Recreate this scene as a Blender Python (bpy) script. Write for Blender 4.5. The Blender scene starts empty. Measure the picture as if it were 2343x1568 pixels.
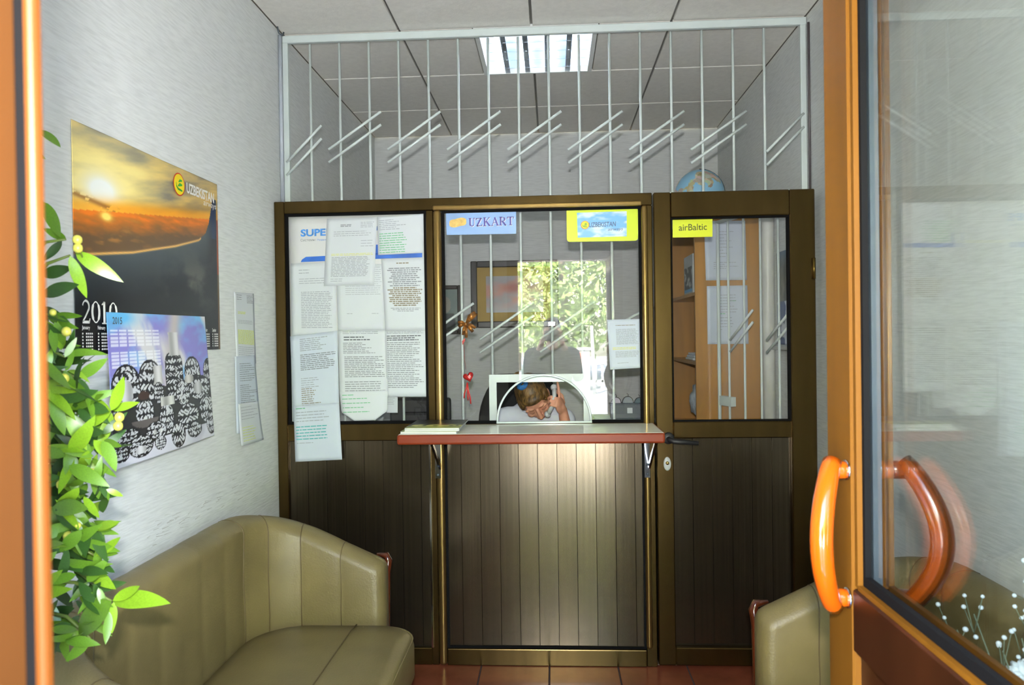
import bpy, bmesh, math, random
import numpy as np
from mathutils import Vector, Matrix, Euler

random.seed(7)
rng = np.random.default_rng(7)
S = bpy.context.scene
C = S.collection
PI = math.pi
R = math.radians

# ------------------------------------------------------------------ camera, world, sun, flash, exposure
F_PX, IW, IH = 1700.0, 2343.0, 1568.0
CAM_H = 1.462
YAW, PITCH, ROLL = R(3.082), R(-0.489), R(0.822)
_fwd = Vector((-math.sin(YAW) * math.cos(PITCH), math.cos(YAW) * math.cos(PITCH), math.sin(PITCH)))
_right0 = Vector((math.cos(YAW), math.sin(YAW), 0))
_up0 = _right0.cross(_fwd)
_right = _right0 * math.cos(ROLL) - _up0 * math.sin(ROLL)
_up = _right0 * math.sin(ROLL) + _up0 * math.cos(ROLL)
cam_d = bpy.data.cameras.new('camera')
cam = bpy.data.objects.new('view_camera', cam_d)
C.objects.link(cam)
M = Matrix((( _right.x, _up.x, -_fwd.x, 0), (_right.y, _up.y, -_fwd.y, 0), (_right.z, _up.z, -_fwd.z, CAM_H), (0, 0, 0, 1)))
cam.matrix_world = M
cam_d.sensor_width = 36.0
cam_d.lens = 36.0 * F_PX / IW
cam_d.clip_start = 0.005
cam_d.clip_end = 200
cam_d.dof.use_dof = True
cam_d.dof.focus_distance = 3.1
cam_d.dof.aperture_fstop = 8.0
S.camera = cam

w = bpy.data.worlds.new('sky')
S.world = w
w.use_nodes = True
nt = w.node_tree
nt.nodes.clear()
sky = nt.nodes.new('ShaderNodeTexSky')
sky.sky_type = 'NISHITA'
sky.sun_disc = False
sky.sun_elevation = R(52)
sky.sun_rotation = R(0)
sky.air_density = 1.2
sky.dust_density = 1.5
bg = nt.nodes.new('ShaderNodeBackground')
bg.inputs[1].default_value = 3.2
wo = nt.nodes.new('ShaderNodeOutputWorld')
nt.links.new(sky.outputs[0], bg.inputs[0])
nt.links.new(bg.outputs[0], wo.inputs[0])

def lamp(name, kind, energy, loc, direction, size=None, size_y=None, color=(1, 1, 1)):
    d = bpy.data.lights.new(name, kind)
    d.energy = energy
    d.color = color
    if kind == 'AREA':
        d.shape = 'RECTANGLE'
        d.size = size
        d.size_y = size_y
    o = bpy.data.objects.new(name, d)
    C.objects.link(o)
    o.location = loc
    o.rotation_euler = Vector(direction).to_track_quat('-Z', 'Y').to_euler()
    return o

sun = lamp('sun', 'SUN', 190.0, (0, 0, 20), (0.22, -0.60, -0.80), color=(1.0, 0.97, 0.92))
sun.data.angle = R(0.6)
# the photographer's own pop-up flash, 10 cm above the lens
flash = lamp('camera_flash', 'AREA', 42.0, (0.0, -0.052, CAM_H + 0.105), (0, 1, -0.02), 0.05, 0.028, (1.0, 0.985, 0.96))
# sampling portal in the open doorway (guides sky light, emits nothing)
portal = lamp('doorway_portal', 'AREA', 1.0, (0.085, 0.30, 1.04), (0, 1, 0), 0.78, 2.08)
portal.data.cycles.is_portal = True

S.view_settings.view_transform = 'Standard'
S.view_settings.look = 'None'
S.view_settings.gamma = 1.0
S.view_settings.use_curve_mapping = False
S.view_settings.exposure = 0.70
S.cycles.use_denoising = True
S.cycles.caustics_reflective = False
S.cycles.caustics_refractive = False
S.cycles.max_bounces = 8
S.cycles.diffuse_bounces = 4
S.cycles.adaptive_threshold = 0.02
S.cycles.transparent_max_bounces = 24

# ------------------------------------------------------------------ helpers
def lin(c):
    def f(x):
        x = x / 255.0
        return x / 12.92 if x <= 0.04045 else ((x + 0.055) / 1.055) ** 2.4
    return (f(c[0]), f(c[1]), f(c[2]), 1.0)

MATS = {}
def mat(name, rgb, rough=0.5, metal=0.0, var=0.06, scale=12.0, bump=0.0, bscale=60.0, spec=0.5, coat=0.0,
        stretch=(1, 1, 1), trans=0.0, emit=None, estr=0.0, sss=0.0):
    if name in MATS:
        return MATS[name]
    m = bpy.data.materials.new(name)
    m.use_nodes = True
    n = m.node_tree
    p = n.nodes['Principled BSDF']
    p.inputs['Roughness'].default_value = rough
    p.inputs['Metallic'].default_value = metal
    p.inputs['Specular IOR Level'].default_value = spec
    p.inputs['Coat Weight'].default_value = coat
    p.inputs['Transmission Weight'].default_value = trans
    if sss:
        p.inputs['Subsurface Weight'].default_value = sss
        p.inputs['Subsurface Radius'].default_value = (0.01, 0.004, 0.002)
    if emit:
        p.inputs['Emission Color'].default_value = lin(emit)
        p.inputs['Emission Strength'].default_value = estr
    tc = n.nodes.new('ShaderNodeTexCoord')
    mp = n.nodes.new('ShaderNodeMapping')
    mp.inputs['Scale'].default_value = stretch
    n.links.new(tc.outputs['Object'], mp.inputs[0])
    nz = n.nodes.new('ShaderNodeTexNoise')
    nz.inputs['Scale'].default_value = scale
    nz.inputs['Detail'].default_value = 3
    n.links.new(mp.outputs[0], nz.inputs['Vector'])
    cr = n.nodes.new('ShaderNodeValToRGB')
    b = lin(rgb)
    cr.color_ramp.elements[0].position = 0.3
    cr.color_ramp.elements[1].position = 0.7
    cr.color_ramp.elements[0].color = tuple(max(0, x * (1 - var * 1.6)) for x in b[:3]) + (1,)
    cr.color_ramp.elements[1].color = tuple(min(1, x * (1 + var)) for x in b[:3]) + (1,)
    n.links.new(nz.outputs[0], cr.inputs[0])
    n.links.new(cr.outputs[0], p.inputs['Base Color'])
    if bump > 0:
        nb = n.nodes.new('ShaderNodeTexNoise')
        nb.inputs['Scale'].default_value = bscale
        nb.inputs['Detail'].default_value = 4
        n.links.new(mp.outputs[0], nb.inputs['Vector'])
        bp = n.nodes.new('ShaderNodeBump')
        bp.inputs['Strength'].default_value = bump
        bp.inputs['Distance'].default_value = 0.004
        n.links.new(nb.outputs[0], bp.inputs['Height'])
        n.links.new(bp.outputs[0], p.inputs['Normal'])
    MATS[name] = m
    return m

def glass_mat(name, tint=(1, 1, 1), base=0.043):
    m = bpy.data.materials.new(name)
    m.use_nodes = True
    n = m.node_tree
    n.nodes.clear()
    out = n.nodes.new('ShaderNodeOutputMaterial')
    mix = n.nodes.new('ShaderNodeMixShader')
    tr = n.nodes.new('ShaderNodeBsdfTransparent')
    tr.inputs[0].default_value = tint + (1,)
    gl = n.nodes.new('ShaderNodeBsdfGlossy')
    gl.inputs['Roughness'].default_value = 0.0
    lw = n.nodes.new('ShaderNodeLayerWeight')
    lw.inputs[0].default_value = 0.5
    pw = n.nodes.new('ShaderNodeMath'); pw.operation = 'POWER'; pw.inputs[1].default_value = 5.0
    ml = n.nodes.new('ShaderNodeMath'); ml.operation = 'MULTIPLY_ADD'
    ml.inputs[1].default_value = 1 - base; ml.inputs[2].default_value = base
    n.links.new(lw.outputs['Facing'], pw.inputs[0])
    n.links.new(pw.outputs[0], ml.inputs[0])
    n.links.new(ml.outputs[0], mix.inputs[0])
    n.links.new(tr.outputs[0], mix.inputs[1])
    n.links.new(gl.outputs[0], mix.inputs[2])
    n.links.new(mix.outputs[0], out.inputs[0])
    MATS[name] = m
    return m

def print_mat(name, rough=0.35):
    m = bpy.data.materials.new(name)
    m.use_nodes = True
    n = m.node_tree
    p = n.nodes['Principled BSDF']
    p.inputs['Roughness'].default_value = rough
    a = n.nodes.new('ShaderNodeAttribute')
    a.attribute_name = 'ink'
    n.links.new(a.outputs['Color'], p.inputs['Base Color'])
    MATS[name] = m
    return m

WORG = {}      # world offset of every object that can be a parent
def tag(o, label=None, cat=None, group=None, kind=None):
    if label: o['label'] = label
    if cat: o['category'] = cat
    if group: o['group'] = group
    if kind: o['kind'] = kind
    return o

def thing(name, loc, label=None, cat=None, group=None, kind=None):
    o = bpy.data.objects.new(name, None)
    o.empty_display_size = 0.05
    C.objects.link(o)
    o.location = loc
    WORG[o.name] = Vector(loc)
    return tag(o, label, cat, group, kind)

def from_mesh(name, me, m, parent=None, smooth=False):
    """me holds world coordinates; the object is linked with its origin at the parent (or at its own base)."""
    n = len(me.vertices)
    co = np.empty(n * 3, dtype=np.float32)
    me.vertices.foreach_get('co', co)
    co = co.reshape(-1, 3)
    if parent is not None:
        off = WORG[parent.name]
    else:
        lo, hi = co.min(0), co.max(0)
        off = Vector(((lo[0] + hi[0]) / 2, (lo[1] + hi[1]) / 2, lo[2]))
    co -= np.array(off, dtype=np.float32)
    me.vertices.foreach_set('co', co.ravel())
    me.materials.clear()
    if m is not None:
        me.materials.append(m)
    if smooth:
        me.polygons.foreach_set('use_smooth', [True] * len(me.polygons))
    me.update()
    o = bpy.data.objects.new(name, me)
    C.objects.link(o)
    if parent is not None:
        o.parent = parent
    else:
        o.location = off
    WORG[o.name] = Vector(off)
    return o

def bm_obj(name, bm, m, parent=None, smooth=False):
    me = bpy.data.meshes.new(name)
    bmesh.ops.recalc_face_normals(bm, faces=bm.faces[:])
    bm.to_mesh(me)
    bm.free()
    return from_mesh(name, me, m, parent, smooth)

def mesh_obj(name, verts, faces, m, parent=None, smooth=False):
    me = bpy.data.meshes.new(name)
    me.from_pydata([tuple(v) for v in verts], [], faces)
    return from_mesh(name, me, m, parent, smooth)

def add_box(bm, x0, x1, y0, y1, z0, z1, bev=0.0, seg=1):
    r = bmesh.ops.create_cube(bm, size=1.0)
    vs = r['verts']
    for v in vs:
        v.co = Vector((x0 + (v.co.x + .5) * (x1 - x0), y0 + (v.co.y + .5) * (y1 - y0), z0 + (v.co.z + .5) * (z1 - z0)))
    if bev > 0:
        es = list({e for v in vs for e in v.link_edges})
        bmesh.ops.bevel(bm, geom=es, offset=bev, segments=seg, affect='EDGES', profile=0.5)
    return vs

def box(name, x0, x1, y0, y1, z0, z1, m, parent=None, bev=0.0, seg=1, smooth=False):
    bm = bmesh.new()
    add_box(bm, x0, x1, y0, y1, z0, z1, bev, seg)
    return bm_obj(name, bm, m, parent, smooth)

def boxes(name, lst, m, parent=None, bev=0.0):
    bm = bmesh.new()
    for b in lst:
        add_box(bm, *b, bev)
    return bm_obj(name, bm, m, parent)

def tube_geo(pts, rad, seg=8, cap=True):
    pts = [Vector(p) for p in pts]
    n = len(pts)
    if not hasattr(rad, '__len__'):
        rad = [rad] * n
    verts, faces = [], []
    prev = None
    for i, p in enumerate(pts):
        t = (pts[min(i + 1, n - 1)] - pts[max(i - 1, 0)]).normalized()
        if prev is None:
            a = Vector((0, 0, 1)) if abs(t.z) < .9 else Vector((1, 0, 0))
            u = t.cross(a).normalized()
        else:
            u = (prev - t * prev.dot(t)).normalized()
        prev = u
        v = t.cross(u)
        for k in range(seg):
            a = 2 * PI * k / seg
            verts.append(p + (u * math.cos(a) + v * math.sin(a)) * rad[i])
    for i in range(n - 1):
        for k in range(seg):
            a, b = i * seg + k, i * seg + (k + 1) % seg
            faces.append((a, b, b + seg, a + seg))
    if cap:
        faces.append(tuple(range(seg))[::-1])
        faces.append(tuple((n - 1) * seg + k for k in range(seg)))
    return verts, faces

def tube(name, pts, rad, m, parent=None, seg=8, smooth=True):
    v, f = tube_geo(pts, rad, seg)
    return mesh_obj(name, v, f, m, parent, smooth)

def tubes(name, lst, m, parent=None, seg=8):
    V, Fs = [], []
    for pts, r in lst:
        v, f = tube_geo(pts, r, seg)
        o = len(V)
        V += v
        Fs += [tuple(i + o for i in q) for q in f]
    return mesh_obj(name, V, Fs, m, parent, True)

def lathe(name, prof, c, m, parent=None, seg=20, axis='Z', smooth=True):
    V, Fs = [], []
    c = Vector(c)
    for r, z in prof:
        for k in range(seg):
            a = 2 * PI * k / seg
            p = Vector((r * math.cos(a), r * math.sin(a), z))
            if axis == 'Y': p = Vector((p.x, p.z, p.y))
            elif axis == 'X': p = Vector((p.z, p.x, p.y))
            V.append(c + p)
    n = len(prof)
    for i in range(n - 1):
        for k in range(seg):
            a, b = i * seg + k, i * seg + (k + 1) % seg
            Fs.append((a, b, b + seg, a + seg))
    Fs.append(tuple(range(seg))[::-1])
    Fs.append(tuple((n - 1) * seg + k for k in range(seg)))
    bm = bmesh.new()
    vs = [bm.verts.new(v) for v in V]
    for f in Fs:
        try: bm.faces.new([vs[i] for i in f])
        except ValueError: pass
    bmesh.ops.remove_doubles(bm, verts=bm.verts[:], dist=1e-6)
    return bm_obj(name, bm, m, parent, smooth)

def prism(name, pts, n, m, parent=None, bev=0):
    """closed polygon of world points extruded by vector n"""
    bm = bmesh.new()
    vs = [bm.verts.new(Vector(p)) for p in pts]
    f = bm.faces.new(vs)
    r = bmesh.ops.extrude_face_region(bm, geom=[f])
    bmesh.ops.translate(bm, verts=[g for g in r['geom'] if isinstance(g, bmesh.types.BMVert)], vec=Vector(n))
    return bm_obj(name, bm, m, parent)

def grid_obj(name, fn, nu, nv, m, parent=None, thick=0.0, smooth=True, color=None):
    us, vs = np.meshgrid(np.linspace(0, 1, nu + 1), np.linspace(0, 1, nv + 1))
    us, vs = us.ravel(), vs.ravel()
    P = fn(us, vs)
    idx = np.arange((nu + 1) * (nv + 1)).reshape(nv + 1, nu + 1)
    q = np.stack([idx[:-1, :-1], idx[:-1, 1:], idx[1:, 1:], idx[1:, :-1]], -1).reshape(-1, 4)
    me = bpy.data.meshes.new(name)
    me.from_pydata(P.tolist(), [], q.tolist())
    if color is not None:
        rgb = np.clip(color(us, vs), 0, 255) / 255.0
        l = np.where(rgb <= 0.04045, rgb / 12.92, ((rgb + 0.055) / 1.055) ** 2.4)
        a = me.color_attributes.new('ink', 'FLOAT_COLOR', 'POINT')
        a.data.foreach_set('color', np.concatenate([l, np.ones((len(l), 1))], 1).astype(np.float32).ravel())
    o = from_mesh(name, me, m, parent, smooth)
    if thick:
        s = o.modifiers.new('thickness', 'SOLIDIFY')
        s.thickness = thick
        s.offset = -1
    return o

def frame(o, u, v):
    """matrix whose x,y,z are u, v and their cross product, at o"""
    u, v = Vector(u).normalized(), Vector(v).normalized()
    n = u.cross(v)
    return Matrix(((u.x, v.x, n.x, o[0]), (u.y, v.y, n.y, o[1]), (u.z, v.z, n.z, o[2]), (0, 0, 0, 1)))

def lettering(text, Mx, m, parent, height=None, width=None, bold=0.0, shear=0.0, align='LEFT', name='lettering', extrude=0.0003):
    cu = bpy.data.curves.new('text', 'FONT')
    cu.body = text
    cu.size = 1.0
    cu.offset = bold
    cu.shear = shear
    cu.resolution_u = 3
    o = bpy.data.objects.new('text', cu)
    C.objects.link(o)
    dg = bpy.context.evaluated_depsgraph_get()
    dg.update()
    me = bpy.data.meshes.new_from_object(o.evaluated_get(dg))
    bpy.data.objects.remove(o)
    n = len(me.vertices)
    co = np.empty(n * 3, dtype=np.float32)
    me.vertices.foreach_get('co', co)
    co = co.reshape(-1, 3)
    lo, hi = co.min(0), co.max(0)
    sx = sy = 1.0
    if height: sx = sy = height / (hi[1] - lo[1])
    if width:
        sx = width / (hi[0] - lo[0])
        if not height: sy = sx
    x = (co[:, 0] - lo[0]) * sx
    if align == 'CENTER': x -= (hi[0] - lo[0]) * sx / 2
    if align == 'RIGHT': x -= (hi[0] - lo[0]) * sx
    y = (co[:, 1] - lo[1]) * sy
    A = np.array(Mx)
    P = A[:3, 3][None] + np.outer(x, A[:3, 0]) + np.outer(y, A[:3, 1]) + extrude * A[:3, 2][None]
    me.vertices.foreach_set('co', P.astype(np.float32).ravel())
    me.name = name
    return from_mesh(name, me, m, parent)

def strokes(lst, Mx, m, parent, name='lettering', n=0.0003):
    """flat printed strokes: list of (points, width) in the frame's x,y"""
    V, Fs = [], []
    A = Mx
    for pts, wd in lst:
        if not hasattr(wd, '__len__'): wd = [wd] * len(pts)
        pts = [Vector((p[0], p[1], 0)) for p in pts]
        o = len(V)
        for i, p in enumerate(pts):
            t = (pts[min(i + 1, len(pts) - 1)] - pts[max(i - 1, 0)]).normalized()
            s = Vector((-t.y, t.x, 0)) * wd[i] / 2
            V += [A @ (p + s + Vector((0, 0, n))), A @ (p - s + Vector((0, 0, n)))]
        for i in range(len(pts) - 1):
            a = o + 2 * i
            Fs.append((a, a + 1, a + 3, a + 2))
    return mesh_obj(name, V, Fs, m, parent)

def arc(cx, cy, rx, ry, a0, a1, n=14):
    return [(cx + rx * math.cos(R(a0 + (a1 - a0) * i / n)), cy + ry * math.sin(R(a0 + (a1 - a0) * i / n))) for i in range(n + 1)]

def flat_poly(pts, Mx, m, parent, name, n=0.0003):
    V = [Mx @ Vector((p[0], p[1], n)) for p in pts]
    return mesh_obj(name, V, [tuple(range(len(V)))], m, parent)

def at(px, py, X=None, Y=None, Z=None):
    """the point of a wall, pane or table plane that the photograph shows at a pixel"""
    d = _fwd + _right * ((px - IW / 2) / F_PX) - _up * ((py - IH / 2) / F_PX)
    if Y is not None: t = Y / d.y
    elif X is not None: t = X / d.x
    else: t = (Z - CAM_H) / d.z
    return Vector((0, 0, CAM_H)) + d * t

# ------------------------------------------------------------------ materials
def wall_material():
    m = bpy.data.materials.new('wallpaper')
    m.use_nodes = True
    n = m.node_tree
    p = n.nodes['Principled BSDF']
    p.inputs['Roughness'].default_value = 0.62
    p.inputs['Specular IOR Level'].default_value = 0.25
    tc = n.nodes.new('ShaderNodeTexCoord')
    mp = n.nodes.new('ShaderNodeMapping')
    mp.inputs['Scale'].default_value = (6, 6, 70)
    n.links.new(tc.outputs['Object'], mp.inputs[0])
    nz = n.nodes.new('ShaderNodeTexNoise')
    nz.inputs['Scale'].default_value = 2.2
    nz.inputs['Detail'].default_value = 5
    n.links.new(mp.outputs[0], nz.inputs['Vector'])
    cr = n.nodes.new('ShaderNodeValToRGB')
    cr.color_ramp.elements[0].position = 0.32
    cr.color_ramp.elements[1].position = 0.6
    cr.color_ramp.elements[0].color = lin((206, 210, 208))
    cr.color_ramp.elements[1].color = lin((220, 224, 222))
    n.links.new(nz.outputs[0], cr.inputs[0])
    n.links.new(cr.outputs[0], p.inputs['Base Color'])
    bp = n.nodes.new('ShaderNodeBump')
    bp.inputs['Strength'].default_value = 0.35
    bp.inputs['Distance'].default_value = 0.003
    n.links.new(nz.outputs[0], bp.inputs['Height'])
    n.links.new(bp.outputs[0], p.inputs['Normal'])
    return m

M_WALL = wall_material()
M_CEIL = mat('ceiling_tile', (234, 232, 224), 0.8, var=0.03, scale=40, bump=0.25, bscale=120, spec=0.2)
M_GRIDT = mat('ceiling_grid', (112, 110, 104), 0.5)
M_FLOOR = mat('floor_tile', (120, 62, 42), 0.22, var=0.15, scale=8, bump=0.05)
M_GROUT = mat('grout', (66, 52, 46), 0.9)
M_BRONZE = mat('bronze_profile', (84, 67, 36), 0.25, metal=0.9, var=0.10, scale=18, stretch=(1, 1, 0.1), bump=0.03, bscale=40)
M_PLANK = mat('bronze_plank', (92, 82, 66), 0.21, metal=0.9, var=0.10, scale=14, stretch=(6, 1, 0.08), bump=0.03, bscale=20)
M_BEAD = mat('gold_bead', (142, 116, 68), 0.30, metal=0.9, var=0.08, scale=18, stretch=(1, 1, 0.1))
M_BLACK = mat('black_rubber', (10, 10, 11), 0.8, spec=0.12)
M_GLASS = glass_mat('clear_glass')
M_DGLASS = glass_mat('door_glass', (0.985, 0.995, 0.985), 0.05)
M_WHITEP = mat('white_paint', (205, 216, 212), 0.35, var=0.03)
M_CREAM = mat('cream_laminate', (238, 238, 222), 0.22, var=0.03, scale=30)
M_REDWOOD = mat('red_edge', (126, 48, 18), 0.42, var=0.12, scale=10, stretch=(0.2, 1, 1), spec=0.3)
M_CHROME = mat('chrome', (205, 208, 212), 0.12, metal=1.0, var=0.02)
M_ORANGE = mat('golden_oak_pvc', (100, 62, 8), 0.5, var=0.16, scale=9, stretch=(1, 1, 0.12), spec=0.25)
M_HANDLE = mat('orange_handle', (178, 76, 8), 0.16, var=0.04, coat=0.5)
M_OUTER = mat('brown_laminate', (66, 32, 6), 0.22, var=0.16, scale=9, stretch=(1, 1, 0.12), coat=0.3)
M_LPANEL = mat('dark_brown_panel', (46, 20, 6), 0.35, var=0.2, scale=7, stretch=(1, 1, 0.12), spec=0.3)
M_JAMB = mat('flash_dimmed_oak', (62, 34, 8), 0.5, var=0.16, scale=9, stretch=(1, 1, 0.12), spec=0.25)  # frame oak darkened in its colour to stand in for weaker flash
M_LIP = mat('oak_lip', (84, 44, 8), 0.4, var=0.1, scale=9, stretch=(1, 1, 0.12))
M_LEATHER = mat('olive_leather', (116, 104, 66), 0.44, var=0.10, scale=5, bump=0.22, bscale=160)
M_PIPING = mat('leather_seam', (92, 78, 48), 0.5)
M_DARKWOOD = mat('mahogany', (74, 30, 12), 0.15, var=0.2, scale=20, stretch=(1, 1, 0.2), coat=0.5)
M_PAPER = mat('white_paper', (204, 210, 214), 0.75, var=0.02, scale=6, spec=0.2)
M_PAPERB = mat('bluish_paper', (194, 204, 216), 0.75, var=0.02, scale=6, spec=0.2)
M_PAPERW = mat('poster_paper', (210, 211, 210), 0.5, var=0.02, scale=6, spec=0.3)
M_INK = mat('grey_ink', (122, 127, 132), 0.8)
M_INKL = mat('pale_ink', (150, 156, 163), 0.8)
M_INKD = mat('dark_ink', (72, 76, 82), 0.8)
M_INKBR = mat('brown_ink', (134, 126, 106), 0.8)
M_GREEN = mat('green_ink', (100, 178, 126), 0.8)
M_TEAL = mat('teal_ink', (78, 166, 168), 0.8)
M_YEL = mat('yellow_marker', (214, 214, 120), 0.8)
M_LIME = mat('lime_marker', (206, 216, 120), 0.8)
M_BLUEP = mat('blue_print', (46, 104, 196), 0.5, var=0.2, scale=8)
M_BLUEL = mat('light_blue_print', (70, 140, 214), 0.5, var=0.25, scale=60)
M_NAVYP = mat('navy_print', (40, 56, 140), 0.5)
M_WOOD = mat('beech_veneer', (172, 124, 54), 0.35, var=0.10, scale=6, stretch=(3, 3, 0.25))
M_OFFBLK = mat('black_plastic', (26, 26, 28), 0.5)
M_GREYPL = mat('grey_plastic', (176, 180, 178), 0.45)
M_GREYDK = mat('slate_plastic', (70, 80, 88), 0.4)
M_SKIN = mat('skin', (222, 160, 132), 0.5, var=0.08, scale=25, sss=0.08)
M_SHIRT = mat('white_cotton', (222, 226, 236), 0.85, var=0.02, bump=0.15, bscale=30)
M_TROUS = mat('dark_trousers', (40, 44, 58), 0.8)
M_SHOE = mat('black_shoe', (22, 20, 20), 0.35)
M_HAIR = mat('blond_hair', (112, 84, 42), 0.5, var=0.55, scale=70, stretch=(1, 1, 0.3), bump=0.5, bscale=120)
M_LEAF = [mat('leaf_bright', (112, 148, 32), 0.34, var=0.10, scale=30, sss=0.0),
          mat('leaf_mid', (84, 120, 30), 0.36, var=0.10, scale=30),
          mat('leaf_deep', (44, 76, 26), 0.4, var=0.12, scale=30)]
M_STEM = mat('green_stem', (96, 112, 44), 0.5)
M_BERRY = mat('yellow_berry', (196, 190, 80), 0.35, var=0.12, scale=40)
M_PRINT = print_mat('calendar_print', 0.33)
M_WHITEINK = mat('white_ink', (232, 232, 228), 0.5)
M_GRASSGRD = mat('paving', (170, 172, 174), 0.85, var=0.15, scale=3)

# ------------------------------------------------------------------ room shell
WL, WR, YF, YB, HC = -1.24, 1.165, 0.40, 5.234, 2.887
D = 3.277                     # front face of the glazed partition
GY = 3.302                    # its panes
YG = 3.42                     # the steel grille behind it

def struct(o, label, cat):
    return tag(o, label, cat, kind='structure')

struct(box('wall_left', WL - .14, WL, .30, YB + .14, 0, HC, M_WALL), 'pale textured wallpaper wall on the left, carrying two calendars', 'wall')
struct(box('wall_right', WR, WR + .14, .30, YB + .14, 0, HC, M_WALL), 'pale textured wallpaper wall on the right, seen through the glass door', 'wall')
struct(box('wall_back', WL, WR, YB, YB + .14, 0, HC, M_WALL), 'grey back wall of the office with framed pictures', 'wall')
DX0, DX1, DZ = -0.30, 0.50, 2.09          # entrance opening
struct(boxes('wall_front', [(WL, DX0 - .06, .30, .40, 0, HC), (DX1 + .06, WR, .30, .40, 0, HC), (DX0 - .06, DX1 + .06, .30, .40, DZ + .06, HC)], M_WALL),
       'entrance wall around the open glass door', 'wall')
struct(boxes('shading_facade', [(-5, DX0 - .06, .16, .30, -.03, 3.3), (DX1 + .06, 5, .16, .30, -.03, 3.3), (DX0 - .06, DX1 + .06, .16, .30, DZ + .06, 3.3)],
             mat('facade_plaster', (196, 190, 176), 0.85)), 'unseen plastered street front, widened to shade the entrance', 'wall')  # unseen front, made wide so the building shades the doorway
struct(box('sun_block_roof', -5, 5, .30, YB + .6, HC + .13, HC + .33, mat('concrete', (140, 138, 132), 0.9)), 'unseen flat concrete roof added over the office to block the sun', 'roof')  # unseen slab, added to keep sunlight out of the rooms

# ceiling with 60 cm tiles and one recessed luminaire
_c = (HC + .012, HC + .13)
ceil = struct(boxes('ceiling', [(WL - .14, WR + .14, .30, 3.434) + _c, (WL - .14, WR + .14, 4.034, YB + .14) + _c, (WL - .14, -.345, 3.434, 4.034) + _c, (.232, WR + .14, 3.434, 4.034) + _c], M_GRIDT), 'suspended ceiling of grey square tiles', 'ceiling')
xl = [WL, -.69, -.075, .565, WR]
yl = [.40, 1.034, 1.634, 2.234, 2.834, 3.434, 4.034, 4.634, YB]
LX0, LX1, LY0, LY1 = -.345, .232, 3.434, 4.034
for j in range(len(yl) - 1):
    cols = [(xl[i], xl[i + 1]) for i in range(4)]
    if abs(yl[j] - 3.434) < .01:
        cols = [(WL, -.69), (-.69, LX0), (LX1, .565), (.565, WR)]
    for a, b in cols:
        box('ceiling_tile', a + .006, b - .006, yl[j] + .006, yl[j + 1] - .006, HC, HC + .014, M_CEIL, ceil, bev=.002)

# luminaire: tray, white rim, tubes, mirror louvre blades
lum = thing('ceiling_light', ((LX0 + LX1) / 2, (LY0 + LY1) / 2, HC - .005), 'square recessed ceiling light with mirrored louvre blades above the grille', 'ceiling light')
M_RIM = mat('white_enamel', (236, 240, 236), 0.3, var=0.02)
M_MIRR = mat('mirror_aluminium', (214, 222, 234), 0.18, metal=1.0, var=0.03, bump=0.25, bscale=7)
boxes('rim', [(LX0, LX0 + .022, LY0, LY1, HC - .006, HC + .112), (LX1 - .022, LX1, LY0, LY1, HC - .006, HC + .112),
              (LX0 + .022, LX1 - .022, LY0, LY0 + .018, HC - .006, HC + .112), (LX0 + .022, LX1 - .022, LY1 - .012, LY1, HC - .006, HC + .112)], M_RIM, lum)
M_REFL = mat('satin_reflector', (206, 220, 238), 0.30, metal=0.9, var=0.25, scale=9, bump=0.6, bscale=9)
box('reflector', LX0 + .022, LX1 - .022, LY0 + .018, LY1 - .012, HC + .102, HC + .110, M_REFL, lum)
M_TUBE = mat('lamp_tube', (240, 246, 250), 0.3, emit=(235, 244, 255), estr=22.0)
nx = 5
for k in range(1, nx):
    x = LX0 + .022 + (LX1 - LX0 - .044) * k / nx
    bm = bmesh.new()
    prof = [(-.013, 0.0), (-.004, .035), (0, .055), (.004, .035), (.013, 0.0)]
    a = [bm.verts.new((x + p[0], LY0 + .02, HC - .003 + p[1])) for p in prof]
    b = [bm.verts.new((x + p[0], LY1 - .014, HC - .003 + p[1])) for p in prof]
    for i in range(4): bm.faces.new((a[i], a[i + 1], b[i + 1], b[i]))
    bm.faces.new((a[4], a[0], b[0], b[4])); bm.faces.new(a); bm.faces.new(b[::-1])
    bm_obj('lengthwise_reflector', bm, M_REFL, lum, True)
for k in range(5):
    y = LY0 + .018 + (LY1 - LY0 - .03) * (k + .35) / 5
    box('cross_blade', LX0 + .024, LX1 - .024, y - .0015, y + .0015, HC - .004, HC + .056, M_MIRR, lum)
for k in range(4):
    x = LX0 + .022 + (LX1 - LX0 - .044) * (k * 1.25 + .62) / nx
    tube('lamp_tube', [(x, LY0 + .03, HC + .084), (x, LY1 - .03, HC + .084)], .008, M_TUBE, lum, 10)

# floor with tiles
flo = struct(box('floor', WL - .14, WR + .14, .30, YB + .14, -.10, -.004, M_GROUT), 'reddish brown tiled floor', 'floor')
ty = 3.20
tw = .302
for i in range(8):
    for j in range(10):
        x0 = WL + i * tw + .004; y1 = D + .02 - j * tw
        if y1 - tw < .36: continue
        box('floor_tile', x0, min(x0 + tw - .006, WR), y1 - tw + .006, y1, -.006, 0, M_FLOOR, flo, bev=.0015)
box('office_floor', WL, WR, D + .03, YB, -.006, 0, mat('linoleum', (110, 92, 74), 0.5), flo)

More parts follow.
